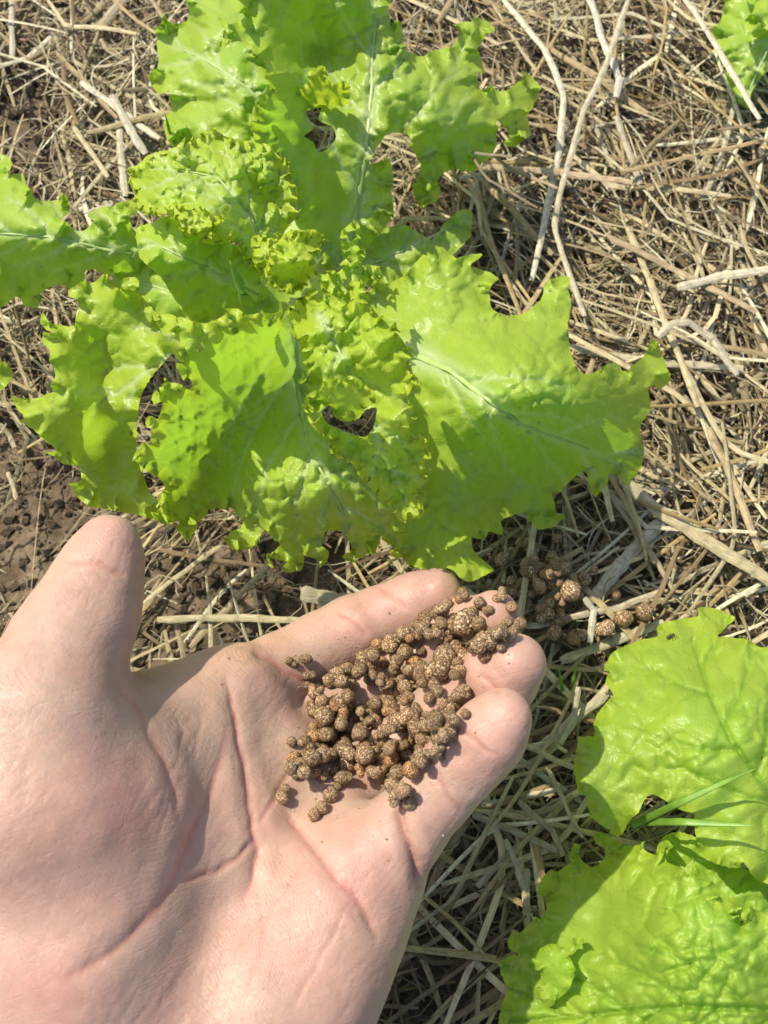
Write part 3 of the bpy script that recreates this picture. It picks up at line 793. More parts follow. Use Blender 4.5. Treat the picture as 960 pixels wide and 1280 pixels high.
# broad right leaf
A = [(40,130),(60,110),(100,105),(135,85),(180,35),(195,60),(240,28),(255,45),(300,35),(325,35),(298,66),(345,80),(365,95),(345,120),(348,165),(380,190),(430,180),(470,150),(490,100),(530,88),(545,95),(540,130),(548,160),(540,200),(545,270),(560,320),(590,335),(640,310),(665,308),(680,330),(730,290),(745,250),(765,252),(785,310),(795,350),(775,370),(745,360),(740,390),(748,420),(720,470),(730,520),(725,560),(690,615),(670,590),(640,585),(640,610),(605,642),(596,610),(580,575),(560,590),(520,630),(500,635),(515,680),(530,692),(505,718),(470,725),(440,700),(435,680),(400,690),(370,705),(380,735),(340,730),(330,750),(300,740),(305,780),(355,825),(290,855),(240,820),(190,825),(140,810),(110,760),(95,600),(75,420),(40,280),(10,190)]
A = [(440 + a / 2, 300 + b / 2) for a, b in A]
make_leaf(lettuce, A, [(460,380,.078),(520,440,.090),(560,330,.082),(610,350,.076),(710,350,.070),(640,420,.096),(630,495,.116),(720,520,.098),(790,450,.064),(830,470,.050),(790,600,.034),(740,570,.056),(690,650,.040),(600,600,.078),(640,600,.058),(590,722,.100),(520,700,.080),(510,600,.070)],
  [(512,440),(560,462),(600,492),(650,530),(720,555),(775,580)], ruffle=.005, rw=34, rl=46, bul=.0015, cell=20, yellow=.20, curl=1.5, vein_w=2.4, groove=.0008, rib=14, every=60, vlen=.5, wavy=.003)
# central lower leaf, left half and bottom
make_leaf(lettuce, [(366,372),(351,399),(354,380),(340,390),(329,386),(309,393),(295,386),(284,385),(275,396),(257,403),(216,397),(187,387),(200,412),(215,417),(221,425),(217,440),(226,450),(220,460),(225,472),(240,477),(237,484),(205,474),(203,487),(189,497),(201,505),(198,518),(182,525),(190,537),(187,550),(173,558),(163,575),(172,580),(173,588),(190,592),(203,605),(203,615),(196,628),(206,632),(188,640),(193,650),(215,655),(222,650),(222,665),(238,678),(243,665),(250,648),(262,635),(290,638),(305,652),(292,667),(276,670),(282,680),(300,689),(325,680),(328,665),(345,672),(350,683),(332,693),(333,705),(341,711),(343,700),(355,703),(358,714),(380,712),(378,697),(390,696),(402,706),(408,698),(404,672),(412,663),(430,665),(437,682),(430,698),(442,703),(450,697),(472,688),(474,671),(485,682),(490,696),(500,697),(500,682),(509,674),(506,650),(500,620),(480,560),(440,480),(405,420),(385,378)],
  [(366,378,.090),(370,480,.090),(340,393,.158),(290,388,.164),(250,405,.160),(195,395,.140),(235,445,.152),(215,478,.142),(300,460,.118),(320,530,.104),(192,525,.132),(168,575,.118),(200,640,.090),(250,660,.080),(270,580,.090),(345,600,.116),(345,710,.082),(400,700,.084),(395,610,.116),(430,690,.088),(500,690,.086),(470,620,.104),(430,520,.104)],
  [(366,380),(371,480),(385,560),(420,620),(450,690)], holes=[[(398,514),(413,504),(440,505),(474,507),(470,538),(455,549),(430,543),(406,531)],[(245,430),(253,428),(256,434),(250,440),(244,436)],[(289,411),(297,409),(299,415),(292,418)]],
  ruffle=.0055, rw=26, rl=26, bul=.0019, cell=20, yellow=.28, curl=3.5, tooth=4, tl=14, bmin=.5, vein_w=2.4, groove=.0009, rib=13, every=46, vlen=.62, spread=.85, wavy=.004, yel_edge=.45, step=3.0)
# its right half, curled up
make_leaf(lettuce, [(358,389),(370,375),(388,364),(400,371),(411,368),(432,375),(429,384),(440,377),(434,364),(432,355),(448,350),(459,364),(457,380),(468,384),(477,399),(496,407),(500,421),(516,439),(510,451),(516,467),(518,487),(506,493),(519,510),(523,526),(514,531),(521,547),(530,542),(539,563),(533,580),(535,601),(529,630),(526,645),(509,653),(497,650),(480,628),(455,605),(436,575),(418,565),(408,548),(393,540),(383,526),(382,508),(387,492),(374,475),(392,469),(381,464),(377,453),(374,435),(367,416)],
  [(365,395,.128),(400,372,.146),(445,360,.142),(480,410,.152),(515,450,.154),(380,460,.146),(440,450,.144),(395,520,.142),(460,510,.138),(520,520,.142),(535,580,.130),(450,580,.122),(515,650,.108),(480,600,.114)],
  [(400,395),(425,440),(450,500),(480,570),(515,640)], holes=[[(402,515),(413,507),(418,520),(429,526),(448,524),(455,513),(471,510),(466,536),(455,546),(432,540),(409,529)]],
  ruffle=.005, rw=20, rl=19, bul=.0014, cell=18, yellow=.5, curl=3.5, step=2.3, tooth=6, tl=12, wavy=.007, rib=5, yel_edge=.4)
# curled over piece over the hole
make_leaf(lettuce, [(382,505),(386,492),(400,488),(402,478),(420,470),(432,480),(438,470),(452,476),(468,492),(470,505),(455,511),(448,523),(430,526),(419,519),(412,506),(398,505)],
  [(385,500,.148),(430,475,.158),(468,495,.152),(430,522,.140),(450,510,.144)], None, ruffle=.004, rw=18, rl=20, yellow=.4, step=2.5, curl=3, bul=.001)
# curly heart, upper left
make_leaf(lettuce, [(160,219),(172,209),(191,194),(210,187),(230,180),(251,169),(269,159),(285,169),(310,175),(329,178),(347,191),(363,209),(372,237),(376,269),(360,287),(347,325),(329,344),(310,331),(298,312),(285,302),(263,306),(254,300),(238,288),(226,291),(219,275),(200,266),(188,270),(169,259),(166,244)],
  [(165,235,.108),(210,190,.118),(270,165,.118),(340,190,.120),(375,250,.118),(340,330,.100),(280,300,.128),(220,270,.132),(270,230,.128),(320,250,.118)],
  [(335,335),(315,270),(270,220),(190,210)], ruffle=.005, rw=18, rl=16, bul=.0015, cell=15, yellow=.40, curl=3.5, step=2.1, tooth=8, tl=12, wavy=.007, vein_w=2.0, groove=.0008, rib=4, every=26, vlen=.5, yel_edge=.6)
# curly band across it
make_leaf(lettuce, [(205,262),(222,252),(238,262),(252,258),(268,268),(282,266),(280,280),(268,284),(270,298),(258,302),(246,292),(236,296),(224,290),(226,278),(212,272)],
  [(205,262,.136),(280,270,.144),(240,280,.142),(262,300,.138)], None, ruffle=.005, rw=14, rl=11, yellow=.75, curl=3, tooth=5, tl=9, step=2.0, bul=.0012, cell=10)
# heart, centre
make_leaf(lettuce, [(332,346),(335,325),(347,300),(360,287),(376,290),(391,284),(400,292),(404,306),(391,325),(397,341),(386,350),(379,362),(360,367),(348,360),(338,361)],
  [(335,345,.140),(360,290,.146),(402,300,.140),(365,330,.150),(380,362,.142)], None, ruffle=.006, rw=18, rl=12, yellow=.6, curl=3.5, step=1.8, tooth=6, tl=9, bul=.0012, cell=12, wavy=.006, yel_edge=.4)
make_leaf(lettuce, [(312,300),(325,292),(338,300),(348,292),(352,305),(345,318),(352,330),(340,340),(330,334),(322,340),(318,322)],
  [(315,305,.132),(350,300,.138),(335,338,.134),(330,318,.140)], None, ruffle=.006, rw=18, rl=12, yellow=.6, curl=3, tooth=5, tl=9, step=2.0, bul=.002, cell=9)
make_leaf(lettuce, [(405,368),(400,350),(412,338),(425,342),(428,325),(440,318),(455,332),(470,330),(480,345),(470,356),(458,352),(450,368),(438,376),(420,372)],
  [(405,365,.120),(430,325,.124),(475,345,.112),(440,365,.122)], None, ruffle=.005, rw=18, rl=16, yellow=.35, curl=3, tooth=4, tl=10, step=2.2, bul=.0015, cell=11)
make_leaf(lettuce, [(425,300),(430,285),(445,276),(452,290),(448,305),(458,318),(450,330),(434,328),(428,316)],
  [(428,300,.098),(450,285,.104),(450,325,.098)], None, ruffle=.004, rw=12, rl=14, yellow=.3, curl=3, step=2.4, holes=[[(434,292),(442,288),(446,296),(438,302)]])
# deep dark throat of the plant
make_leaf(lettuce, [(300,330),(345,340),(375,345),(420,345),(440,380),(425,420),(385,440),(345,430),(300,420),(285,370)],
  [(300,340,.075),(430,360,.075),(360,380,.060),(380,435,.085),(300,420,.08)], None, ruffle=.002, yellow=.1)

b2 = at_z(1010, 1120, 0.0); b2[2] = 0.002
lettuce2 = empty('lettuce_plant', b2)
tag(lettuce2, 'green lettuce with two broad veined leaves, a grass blade and a tiny insect on it', 'lettuce', 'curly lettuces in the bed')
LEAF_E = make_leaf(lettuce2, [(822,782),(847,774),(872,770),(874,759),(898,761),(919,774),(897,795),(936,799),(954,810),(1000,800),(1080,860),(1090,1000),(1040,1130),(960,1105),(948,1101),(927,1077),(921,1086),(889,1077),(870,1052),(868,1018),(850,1012),(813,993),(800,1014),(784,1031),(775,1046),(755,1034),(737,1020),(735,1001),(722,989),(718,959),(724,921),(741,921),(745,896),(766,866),(756,854),(762,841),(754,837),(766,816),(796,801),(819,797)],
  [(860,775,.050),(770,830,.064),(725,960,.076),(740,1020,.072),(780,1040,.070),(840,900,.086),(900,900,.090),(960,1000,.084),(880,1060,.080),(950,1090,.082),(1080,900,.07),(1030,1100,.05),(830,980,.084)],
  [(1010,1085),(960,990),(914,925),(888,870),(866,800)], ruffle=.0035, rw=26, rl=44, bul=.0010, cell=30, yellow=.30, curl=2, rib=3.5, every=70, vlen=.62, spread=.95, groove=.0008, vein_w=2.1, vein_col=-1.0, step=2.8, wavy=.0025, label='broad upper leaf with fine dark veins')
make_leaf(lettuce2, [(820,1069),(829,1046),(850,1040),(880,1050),(930,1085),(975,1110),(1000,1150),(960,1160),(930,1150),(890,1130),(850,1100)],
  [(825,1050,.060),(975,1110,.060),(930,1140,.060)], None, ruffle=.003, yellow=.1)
make_leaf(lettuce2, [(740,1044),(754,1039),(769,1051),(790,1057),(808,1049),(808,1062),(822,1069),(829,1048),(843,1058),(832,1076),(847,1080),(864,1094),(864,1069),(875,1087),(896,1108),(900,1126),(914,1122),(928,1136),(925,1154),(942,1133),(956,1143),(1000,1150),(1060,1190),(1110,1270),(1080,1350),(960,1380),(800,1370),(660,1340),(622,1300),(624,1274),(626,1257),(634,1239),(627,1218),(622,1204),(634,1195),(648,1196),(645,1189),(634,1179),(641,1165),(655,1163),(666,1150),(677,1147),(684,1133),(671,1111),(684,1090),(709,1083),(716,1055),(728,1058),(727,1074),(740,1085),(755,1072),(754,1058),(745,1053)],
  [(740,1050,.044),(690,1110,.036),(640,1180,.032),(630,1260,.034),(720,1180,.046),(800,1100,.066),(850,1180,.092),(940,1150,.088),(760,1265,.056),(900,1265,.084),(1060,1260,.06),(800,1360,.07),(960,1370,.07)],
  [(1070,1268),(960,1262),(860,1258),(760,1266),(640,1278)], ruffle=.005, rw=32, rl=36, puff=.0024, bmin=0.6, bul=.0022, cell=29, yellow=.26, curl=3, rib=6, every=70, vlen=.46, spread=.75, groove=.0010, vein_w=2.1, vein_col=-1.0, step=2.8, wavy=.003, yel_edge=.2, label='lower leaf with blistered surface')

make_leaf(lettuce2, [(687,1180),(707,1182),(718,1172),(728,1172),(731,1180),(719,1189),(709,1194),(720,1210),(716,1228),(708,1242),(696,1250),(684,1258),(676,1246),(666,1244),(677,1228),(673,1214),(660,1206),(666,1192)],
  [(687,1182,.050),(728,1175,.058),(684,1256,.046),(666,1200,.044),(712,1220,.058)], None, ruffle=.004, rw=16, rl=24, yellow=.2, curl=2.5, step=2.6, bul=.0010)
b3 = at_z(1010, 20, 0.0); b3[2] = 0.002
lettuce3 = empty('lettuce_plant', b3)
tag(lettuce3, 'small lettuce seedling leaf half covered by a straw stalk', 'lettuce', 'curly lettuces in the bed')
make_leaf(lettuce3, [(890,40),(900,25),(905,5),(900,-30),(1000,-40),(1020,40),(975,80),(955,92),(943,110),(939,124),(933,137),(922,124),(908,99),(906,72),(897,57)],
  [(890,40,.030),(935,130,.024),(940,50,.036),(1000,0,.034)], [(1005,10),(960,60),(930,130)], ruffle=.004, yellow=.15, every=30, curl=2, bul=.001)
make_leaf(lettuce3, [(930,-20),(945,-5),(940,15),(930,30),(945,48),(965,40),(1000,30),(1010,-20),(970,-50)],
  [(935,0,.046),(945,45,.044),(1000,0,.04)], None, ruffle=.004, yellow=.3, curl=2)

def stem(parent, top, r0, r1):
    P = smooth_path([np.zeros(3), np.array([0.002, 0.003, top * 0.5]), np.array([0.0, 0.0, top])], 10)
    P[:, 0] += 0.0008 * np.sin(np.arange(len(P)))
    V, Q, U = stalk_arrays(P + np.array([0, 0, -0.006]), np.linspace(2 * r0, 2 * r1, len(P)), 1.0, 12)
    link('stem', mesh_arrays('stem', V, Q, U), M_RIB, parent)
stem(lettuce, 0.060, 0.009, 0.013); stem(lettuce2, 0.045, 0.008, 0.011); stem(lettuce3, 0.022, 0.004, 0.005)

# ------------------------------------------------------------------ green grass blades
def blade(pts, w, label, group=None):
    p = np.array(pts, float)
    P = at_z(p[:, 0], p[:, 1], p[:, 2])
    k = len(P); s = np.linspace(0, k - 1, 16)
    P = np.stack([np.interp(s, np.arange(k), P[:, c]) for c in range(3)], -1)
    base = P[0].copy(); d = to_px(P)[2]
    W = w * d / F * np.clip(1.05 - (s / (k - 1)) ** 2.5, 0.06, 1)
    V, Q, U = stalk_arrays(P - base, W, 0.22, 8, 0.3)
    o = link('grass_blade', mesh_arrays('grass_blade', V, Q, U), M_GRASS, loc=base)
    tag(o, label, 'grass', group)
blade([(790,1032,.062),(850,1003,.094),(905,978,.100),(944,961,.106)], 9, 'green grass blade slanting up across the broad veined lettuce leaf')
blade([(795,1028,.058),(850,1027,.094),(900,1030,.098),(946,1032,.102)], 10, 'green grass blade lying level along the edge of the lettuce leaf gap')
blade([(318,402,.12),(304,365,.150),(287,326,.158)], 17, 'short cut green grass stub standing in the lettuce heart')
blade([(706,880,.012),(702,855,.022),(698,832,.030)], 5, 'tiny green grass shoot beside the ring fingertip', 'grass shoots in the straw')
blade([(716,880,.012),(716,852,.022),(721,828,.028)], 6, 'tiny green grass shoot beside the ring fingertip', 'grass shoots in the straw')
blade([(222,186,.03),(212,165,.055),(206,140,.07)], 5, 'thin green grass blade at the edge of the upper left lettuce leaf')

# ------------------------------------------------------------------ insect
def insect():
    dg_ = ray(840, 798); dg_ = dg_ / np.linalg.norm(dg_)
    me = LEAF_E.data; off = Vector(lettuce2.location)
    bv = bvhtree.BVHTree.FromPolygons([v.co + off for v in me.vertices], [tuple(p.vertices) for p in me.polygons])
    hit = bv.ray_cast(Vector(CAM), Vector(dg_))
    c = np.array(hit[0])
    root = empty('insect', c)
    tag(root, 'tiny black insect sitting on the lettuce leaf margin', 'insect')
    def ell(name, off, s):
        V, Q = [], []; n, m = 10, 7
        for i in range(m):
            t = math.pi * i / (m - 1)
            for j in range(n):
                a = 2 * math.pi * j / n
                V.append((math.cos(t) * s[0], math.sin(t) * math.cos(a) * s[1] + 1e-6 * j, math.sin(t) * math.sin(a) * s[2]))
        for i in range(m - 1):
            for j in range(n): Q.append((i * n + j, i * n + (j + 1) % n, (i + 1) * n + (j + 1) % n, (i + 1) * n + j))
        link(name, mesh_arrays(name, np.array(V) + np.array(off), np.array(Q)), M_BUG, root)
    ell('abdomen', (-0.0011, 0, 0.0009), (0.0009, 0.0006, 0.0005))
    ell('thorax', (0.0001, 0, 0.0010), (0.0005, 0.0004, 0.0004))
    ell('head', (0.0009, 0.0001, 0.0010), (0.0004, 0.0004, 0.00035))
    for s in (-1, 1):
        for k, a in enumerate((-0.6, 0.1, 0.8)):
            P = np.array([(0.0002 * k - .0002, 0, .0009), (0.0002 * k + math.sin(a) * .0007, s * .0008, .0014), (0.0002 * k + math.sin(a) * .0013, s * .0016, -.0002)])
            V, Q, U = stalk_arrays(smooth_path(P, 6), np.full(len(smooth_path(P, 6)), .00014), 1, 6)
            link('leg', mesh_arrays('leg', V, Q), M_BUG, root)
    root.rotation_euler = (Matrix.Rotation(0, 3, 'X') @ Vector((0, 0, 1)).rotation_difference(hit[1] if hit[1].z > 0 else -hit[1]).to_matrix() @ Matrix.Rotation(0.5, 3, 'Z')).to_euler()
insect()

# ------------------------------------------------------------------ hand
def J(px, py, d, r): return (at_d(px, py, d), r)
def cone(P, a, b):
    (pa, ra), (pb, rb) = a, b
    ba = (pb - pa).astype(np.float32); pa = pa.astype(np.float32)
    x, y, z = P[:, 0] - pa[0], P[:, 1] - pa[1], P[:, 2] - pa[2]
    h = np.clip((x * ba[0] + y * ba[1] + z * ba[2]) * np.float32(1 / float(ba @ ba)), 0, 1)
    x = x - h * ba[0]; y = y - h * ba[1]; z = z - h * ba[2]
    return np.sqrt(x * x + y * y + z * z) - (np.float32(ra) + np.float32(rb - ra) * h)
def smin(a, b, k):
    h = np.clip(0.5 + 0.5 * (b - a) / k, 0, 1)
    return b * (1 - h) + a * h - k * h * (1 - h)
def chain(P, js, k):
    d = None
    for a, b in zip(js[:-1], js[1:]):
        c = cone(P, a, b); d = c if d is None else smin(d, c, k)
    return d
FINGERS = [
 [J(290,872,.240,.0120), J(345,842,.250,.0106), J(402,809,.257,.0101), J(440,788,.259,.0098), J(482,770,.261,.0094), J(516,755,.2605,.0092), J(545,743,.259,.0077)],
 [J(345,945,.242,.0120), J(410,898,.252,.0108), J(478,856,.258,.0102), J(520,829,.257,.0098), J(560,804,.254,.0094), J(592,785,.250,.0090), J(615,771,.246,.0075)],
 [J(405,1018,.234,.0118), J(470,965,.240,.0106), J(532,912,.240,.0100), J(566,888,.234,.0097), J(600,866,.228,.0092), J(626,845,.222,.0091), J(645,829,.218,.0074)],
 [J(462,1082,.214,.0115), J(506,1036,.214,.0098), J(548,988,.213,.0090), J(572,962,.211,.0088), J(596,936,.209,.0084), J(615,914,.206,.0082), J(630,897,.204,.0068)],
]
THUMB = [J(60,1000,.192,.020), J(52,900,.196,.0175), J(84,810,.206,.0132), J(109,762,.211,.0119), J(124,722,.214,.0101), J(134,694,.215,.0080), J(139,674,.215,.0061)]
PALM = [
 [J(95,1290,.198,.018), J(290,872,.237,.0125)], [J(150,1310,.198,.018), J(345,945,.236,.0125)],
 [J(210,1330,.198,.018), J(405,1018,.230,.0125)], [J(275,1345,.200,.018), J(460,1084,.216,.0120)],
 [J(185,907,.222,.0130), J(290,872,.240,.0120)], [J(120,950,.208,.016), J(230,920,.230,.0130)],
 [J(30,985,.200,.0255), J(115,1030,.206,.0255), J(95,1180,.200,.027), J(80,1330,.198,.028)],
 [J(245,1050,.217,.0160), J(330,1090,.220,.0150)], [J(245,965,.225,.0140), J(270,1040,.221,.0150)],
 [J(448,1098,.216,.0140), J(402,1170,.211,.0172), J(346,1262,.205,.0205), J(262,1390,.198,.024)],
]
end = at_d(150, 1380, .208)
fore = np.array([-0.075, -0.17, 0.0])
PALM.append([(at_d(180, 1330, .21), 0.026), (end + np.array([-.01, -.02, -.004]), 0.028), (end + fore, 0.032)])
def hand_sdf(P):
    P = P.astype(np.float32)
    palm = None
    for c in PALM:
        d = chain(P, c, 0.008); palm = d if palm is None else smin(palm, d, 0.010)
    th = chain(P, THUMB, 0.004)
    d = smin(palm, th, 0.008)
    fs = None
    for f in FINGERS:
        c = chain(P, f, 0.0025); fs = c if fs is None else smin(fs, c, 0.0006)
    return smin(d, fs, 0.0036)
# creases of the palm side: polyline, half width (px), depth (m)
CREASES = [
 ([(278,838),(290,875),(297,909),(306,965),(316,1020),(322,1060),(316,1095),(300,1140)], 4.5, .0009),
 ([(288,895),(275,955),(256,1012),(232,1070),(205,1128),(165,1172),(120,1205),(60,1230)], 6, .0006),
 ([(352,1005),(372,1035),(392,1063),(420,1095),(443,1120),(462,1150),(474,1180)], 5, .0009),
 ([(322,1043),(300,1070),(270,1090),(222,1105)], 4, .0008),
 ([(366,955),(345,995),(322,1032)], 3.5, .0006),
 ([(139,848),(162,872),(182,902),(202,945),(216,985),(222,1030)], 5, .0005),
 ([(218,890),(232,915),(222,950),(205,980)], 3, .0002), ([(248,880),(255,905),(240,950)], 3, .0002),
 ([(84,704),(105,700),(128,706),(158,724)], 4, .0006), ([(90,716),(120,718),(150,734)], 3, .0003),
 ([(472,734),(490,742),(510,764)], 3.4, .0006), ([(418,764),(440,774),(460,794)], 3.4, .0006), ([(424,762),(446,770)], 3, .0002),
 ([(312,812),(335,822),(362,838),(392,862)], 5, .0009),
 ([(598,842),(612,850),(626,866)], 3.4, .0006),
 ([(570,912),(592,922),(620,948)], 3.4, .0006), ([(534,962),(556,986),(580,1022)], 3.4, .0006), ([(540,958),(566,988)], 3, .0002),
 ([(494,1000),(502,1028),(511,1054),(521,1085),(528,1118)], 4.5, .0019),
 ([(390,1070),(340,1130),(290,1200)], 3, .0003), ([(440,1120),(400,1200),(360,1270)], 3, .0003), ([(320,1100),(330,1180),(300,1260)], 3, .0003),
]
def make_hand():
    allp = np.array([p for c in PALM + [THUMB] + FINGERS for p, r in c]); rr = np.array([r for c in PALM + [THUMB] + FINGERS for p, r in c])
    lo = (allp - rr[:, None]).min(0) - 0.004; hi = (allp + rr[:, None]).max(0) + 0.004
    h = 0.0013
    N = np.ceil((hi - lo) / h).astype(int)
    # coarse pass finds the blocks that hold the surface
    ax = [lo[k] + h * np.arange(N[k]) for k in range(3)]
    Bk = 12
    nb = np.ceil(N / Bk).astype(int)
    C = np.stack(np.meshgrid(*[lo[k] + h * (np.arange(nb[k]) * Bk + Bk / 2) for k in range(3)], indexing='ij'), -1).reshape(-1, 3)
    dc = hand_sdf(C).reshape(nb)
    D = np.repeat(np.repeat(np.repeat(dc, Bk, 0), Bk, 1), Bk, 2)[:N[0], :N[1], :N[2]]
    lim = h * Bk * 0.87 + 0.003
    pick = np.argwhere(np.abs(dc) < lim)
    D = np.pad(D, [(0, int(nb[k] * Bk - N[k])) for k in range(3)], constant_values=1.0)
    o3 = np.stack(np.meshgrid(*[np.arange(Bk)] * 3, indexing='ij'), -1).reshape(-1, 3)
    for k0 in range(0, len(pick), 60):
        ii = (pick[k0:k0 + 60, None] * Bk + o3[None]).reshape(-1, 3)
        D[ii[:, 0], ii[:, 1], ii[:, 2]] = hand_sdf(lo + h * ii)
    D = D[:N[0], :N[1], :N[2]]
    # surface nets
    ins = D < 0
    cnt = np.zeros(N - 1, np.int8)
    for a in (0, 1):
        for b in (0, 1):
            for c in (0, 1):
                cnt += ins[a:N[0] - 1 + a, b:N[1] - 1 + b, c:N[2] - 1 + c]
    act = (cnt > 0) & (cnt < 8)
    idx = np.full(N - 1, -1, np.int64); cells = np.argwhere(act); idx[act] = np.arange(len(cells))
    acc = np.zeros((len(cells), 3)); nn = np.zeros(len(cells))
    corners = [(a, b, c) for a in (0, 1) for b in (0, 1) for c in (0, 1)]
    for p in corners:
        for q in corners:
            if sum(q) == sum(p) + 1 and all(q[k] >= p[k] for k in range(3)):
                A_ = cells + p; B_ = cells + q
                va = D[A_[:, 0], A_[:, 1], A_[:, 2]]; vb = D[B_[:, 0], B_[:, 1], B_[:, 2]]
                m = (va < 0) != (vb < 0)
                t = np.where(m, va / np.where(m, va - vb, 1), 0)
                acc += np.where(m[:, None], np.array(p) + t[:, None] * (np.array(q) - np.array(p)), 0); nn += m
    V = lo + h * (cells + acc / nn[:, None])
    Qs = []
    for axn in range(3):
        u, v = (axn + 1) % 3, (axn + 2) % 3
        s0 = [slice(None)] * 3; s1 = [slice(None)] * 3
        s0[axn] = slice(0, -1); s1[axn] = slice(1, None)
        chg = ins[tuple(s0)] != ins[tuple(s1)]
        E = np.argwhere(chg)
        E = E[(E[:, u] > 0) & (E[:, v] > 0) & (E[:, u] < N[u] - 1) & (E[:, v] < N[v] - 1)]
        eu = np.eye(3, dtype=int)[u]; ev = np.eye(3, dtype=int)[v]
        q = [E - eu - ev, E - ev, E, E - eu]
        q = np.stack([idx[tuple(k.T)] for k in q], -1)
        fl = ins[tuple(E.T)]
        q = np.where(fl[:, None], q, q[:, ::-1]); Qs.append(q)
    Q = np.concatenate(Qs); Q = Q[(Q >= 0).all(1)]
    me = mesh_arrays('hand_raw', V, Q)
    tmp = bpy.data.objects.new('hand_raw', me); col.objects.link(tmp)
    md = tmp.modifiers.new('s', 'SUBSURF'); md.levels = 1; md.subdivision_type = 'CATMULL_CLARK'
    dg = bpy.context.evaluated_depsgraph_get()
    ev = tmp.evaluated_get(dg); m2 = ev.to_mesh()
    V = np.empty(len(m2.vertices) * 3, np.float32); m2.vertices.foreach_get('co', V); V = V.reshape(-1, 3).astype(float)
    Q = np.empty(len(m2.loops), np.int32); m2.loops.foreach_get('vertex_index', Q); Q = Q.reshape(-1, 4)
    ev.to_mesh_clear(); bpy.data.objects.remove(tmp); bpy.data.meshes.remove(me)
    e = 0.0004
    d0 = hand_sdf(V)
    g = np.stack([hand_sdf(V + e * np.eye(3)[k]) - d0 for k in range(3)], -1) / e
    gl = np.linalg.norm(g, axis=1)[:, None] + 1e-6
    V = V - (d0[:, None] * g / gl ** 2) * 0.9
    Nn = g / gl
    px, py, d = to_px(V)
    view = (CAM - V); view /= np.linalg.norm(view, axis=1)[:, None]
    front = np.clip(((Nn * view).sum(1)) * 4, 0, 1)
    p2 = np.stack([px, py], -1)
    disp = np.zeros(len(V)); cr = np.zeros(len(V))
    wob = np.stack([n2(px, py, 26, 61), n2(px, py, 26, 62)], -1) * 3.5
    near = front > 0
    for ln, w, dep in CREASES:
        l = np.array(ln, float)
        box = near & (px > l[:, 0].min() - 60) & (px < l[:, 0].max() + 60) & (py > l[:, 1].min() - 60) & (py < l[:, 1].max() + 60)
        q, t = seg_dist(p2[box] + wob[box], l)
        taper = np.clip(np.minimum(t, 1 - t) * 7, 0, 1)
        disp[box] -= front[box] * taper * dep * (0.75 * np.exp(-(q / w) ** 2) + (0.45 * np.exp(-(q / (w * 3.2)) ** 2) - 0.25 * np.exp(-((q - w * 4.2) / (w * 2.2)) ** 2)) * (w > 4))
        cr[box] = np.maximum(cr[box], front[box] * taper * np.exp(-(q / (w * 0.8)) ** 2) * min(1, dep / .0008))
    # soft lumps and fine wrinkles of the skin
    disp += 0.0006 * noise3(V / 0.016) + 0.0002 * noise3(V / 0.006)
    lines = np.abs(noise3(np.stack([(px * 0.8 + py * 0.6) / 9, (py * 0.8 - px * 0.6) / 70, np.full(len(px), 3.3)], -1)))
    disp -= 0.00016 * front * np.exp(-(lines / 0.10) ** 2) * np.clip(noise3(V / 0.02) + 0.4, 0, 1)
    V = V + Nn * disp[:, None]
    red = np.zeros(len(V)); yel = np.zeros(len(V))
    for f in FINGERS + [THUMB]:
        tip = f[-2][0]; red = np.maximum(red, 0.9 * np.exp(-(np.linalg.norm(V - tip, axis=1) / 0.011) ** 2))
    red = np.maximum(red, 0.55 * np.clip(0.3 + noise3(V / 0.018), 0, 1))
    for p in ((60, 1240), (150, 1010), (430, 1090)):
        red = np.maximum(red, 0.7 * np.exp(-(np.linalg.norm(p2 - p, axis=1) / 70) ** 2))
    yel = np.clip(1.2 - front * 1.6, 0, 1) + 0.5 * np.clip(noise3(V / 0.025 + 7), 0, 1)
    loc = at_d(150, 1250, .2)
    me = mesh_arrays('hand', V - loc, Q, np.stack([px, py], -1) / 10.0, {'skindata': np.stack([cr, np.clip(red, 0, 1), np.clip(yel, 0, 1)], -1)})
    o = link('hand', me, M_SKIN, loc=loc)
    tag(o, 'open left hand, palm up and cupped, holding a heap of brown granules', 'hand')
    return V, Q
HV, HQ = make_hand()
HB = bvhtree.BVHTree.FromPolygons([Vector(v) for v in HV], [tuple(q) for q in HQ.tolist()])

# ------------------------------------------------------------------ granules
def ico_arrays(sub):
    import bmesh
    bm = bmesh.new(); bmesh.ops.create_icosphere(bm, subdivisions=sub, radius=1.0)
    V = np.array([v.co[:] for v in bm.verts]); Fc = np.array([[v.index for v in f.verts] for f in bm.faces]); bm.free()
    return V, Fc
IV, IF = ico_arrays(3)
GMESH = []
for k in range(14):
    r = np.random.default_rng(100 + k)
    lobes = [(np.zeros(3), 1.0)] if k < 10 else [(r.normal(size=3) * 0.32, r.uniform(0.62, 0.85)) for _ in range(2 + k % 3)]
    rad = np.zeros(len(IV))
    for c, s in lobes:      # distance along each direction to the union of lobes
        b = IV @ c; disc = b * b - (c @ c) + s * s
        rad = np.maximum(rad, np.where(disc > 0, b + np.sqrt(np.maximum(disc, 0)), 0.35))
    if len(lobes) > 1: rad = rad / rad.mean() * 0.95
    rad = rad * (1 + 0.10 * noise3(IV * 1.6 + k * 5.1) + 0.07 * noise3(IV * 3.6 + k * 3.3) + 0.035 * noise3(IV * 8 + k) + 0.022 * noise3(IV * 15 + k))
    V = IV * rad[:, None] * np.array([r.uniform(0.9, 1.12), r.uniform(0.88, 1.0), r.uniform(0.82, 1.0)])
    me = mesh_arrays('fertilizer_granule', V, IF); me.materials.append(M_GRAN); GMESH.append(me)
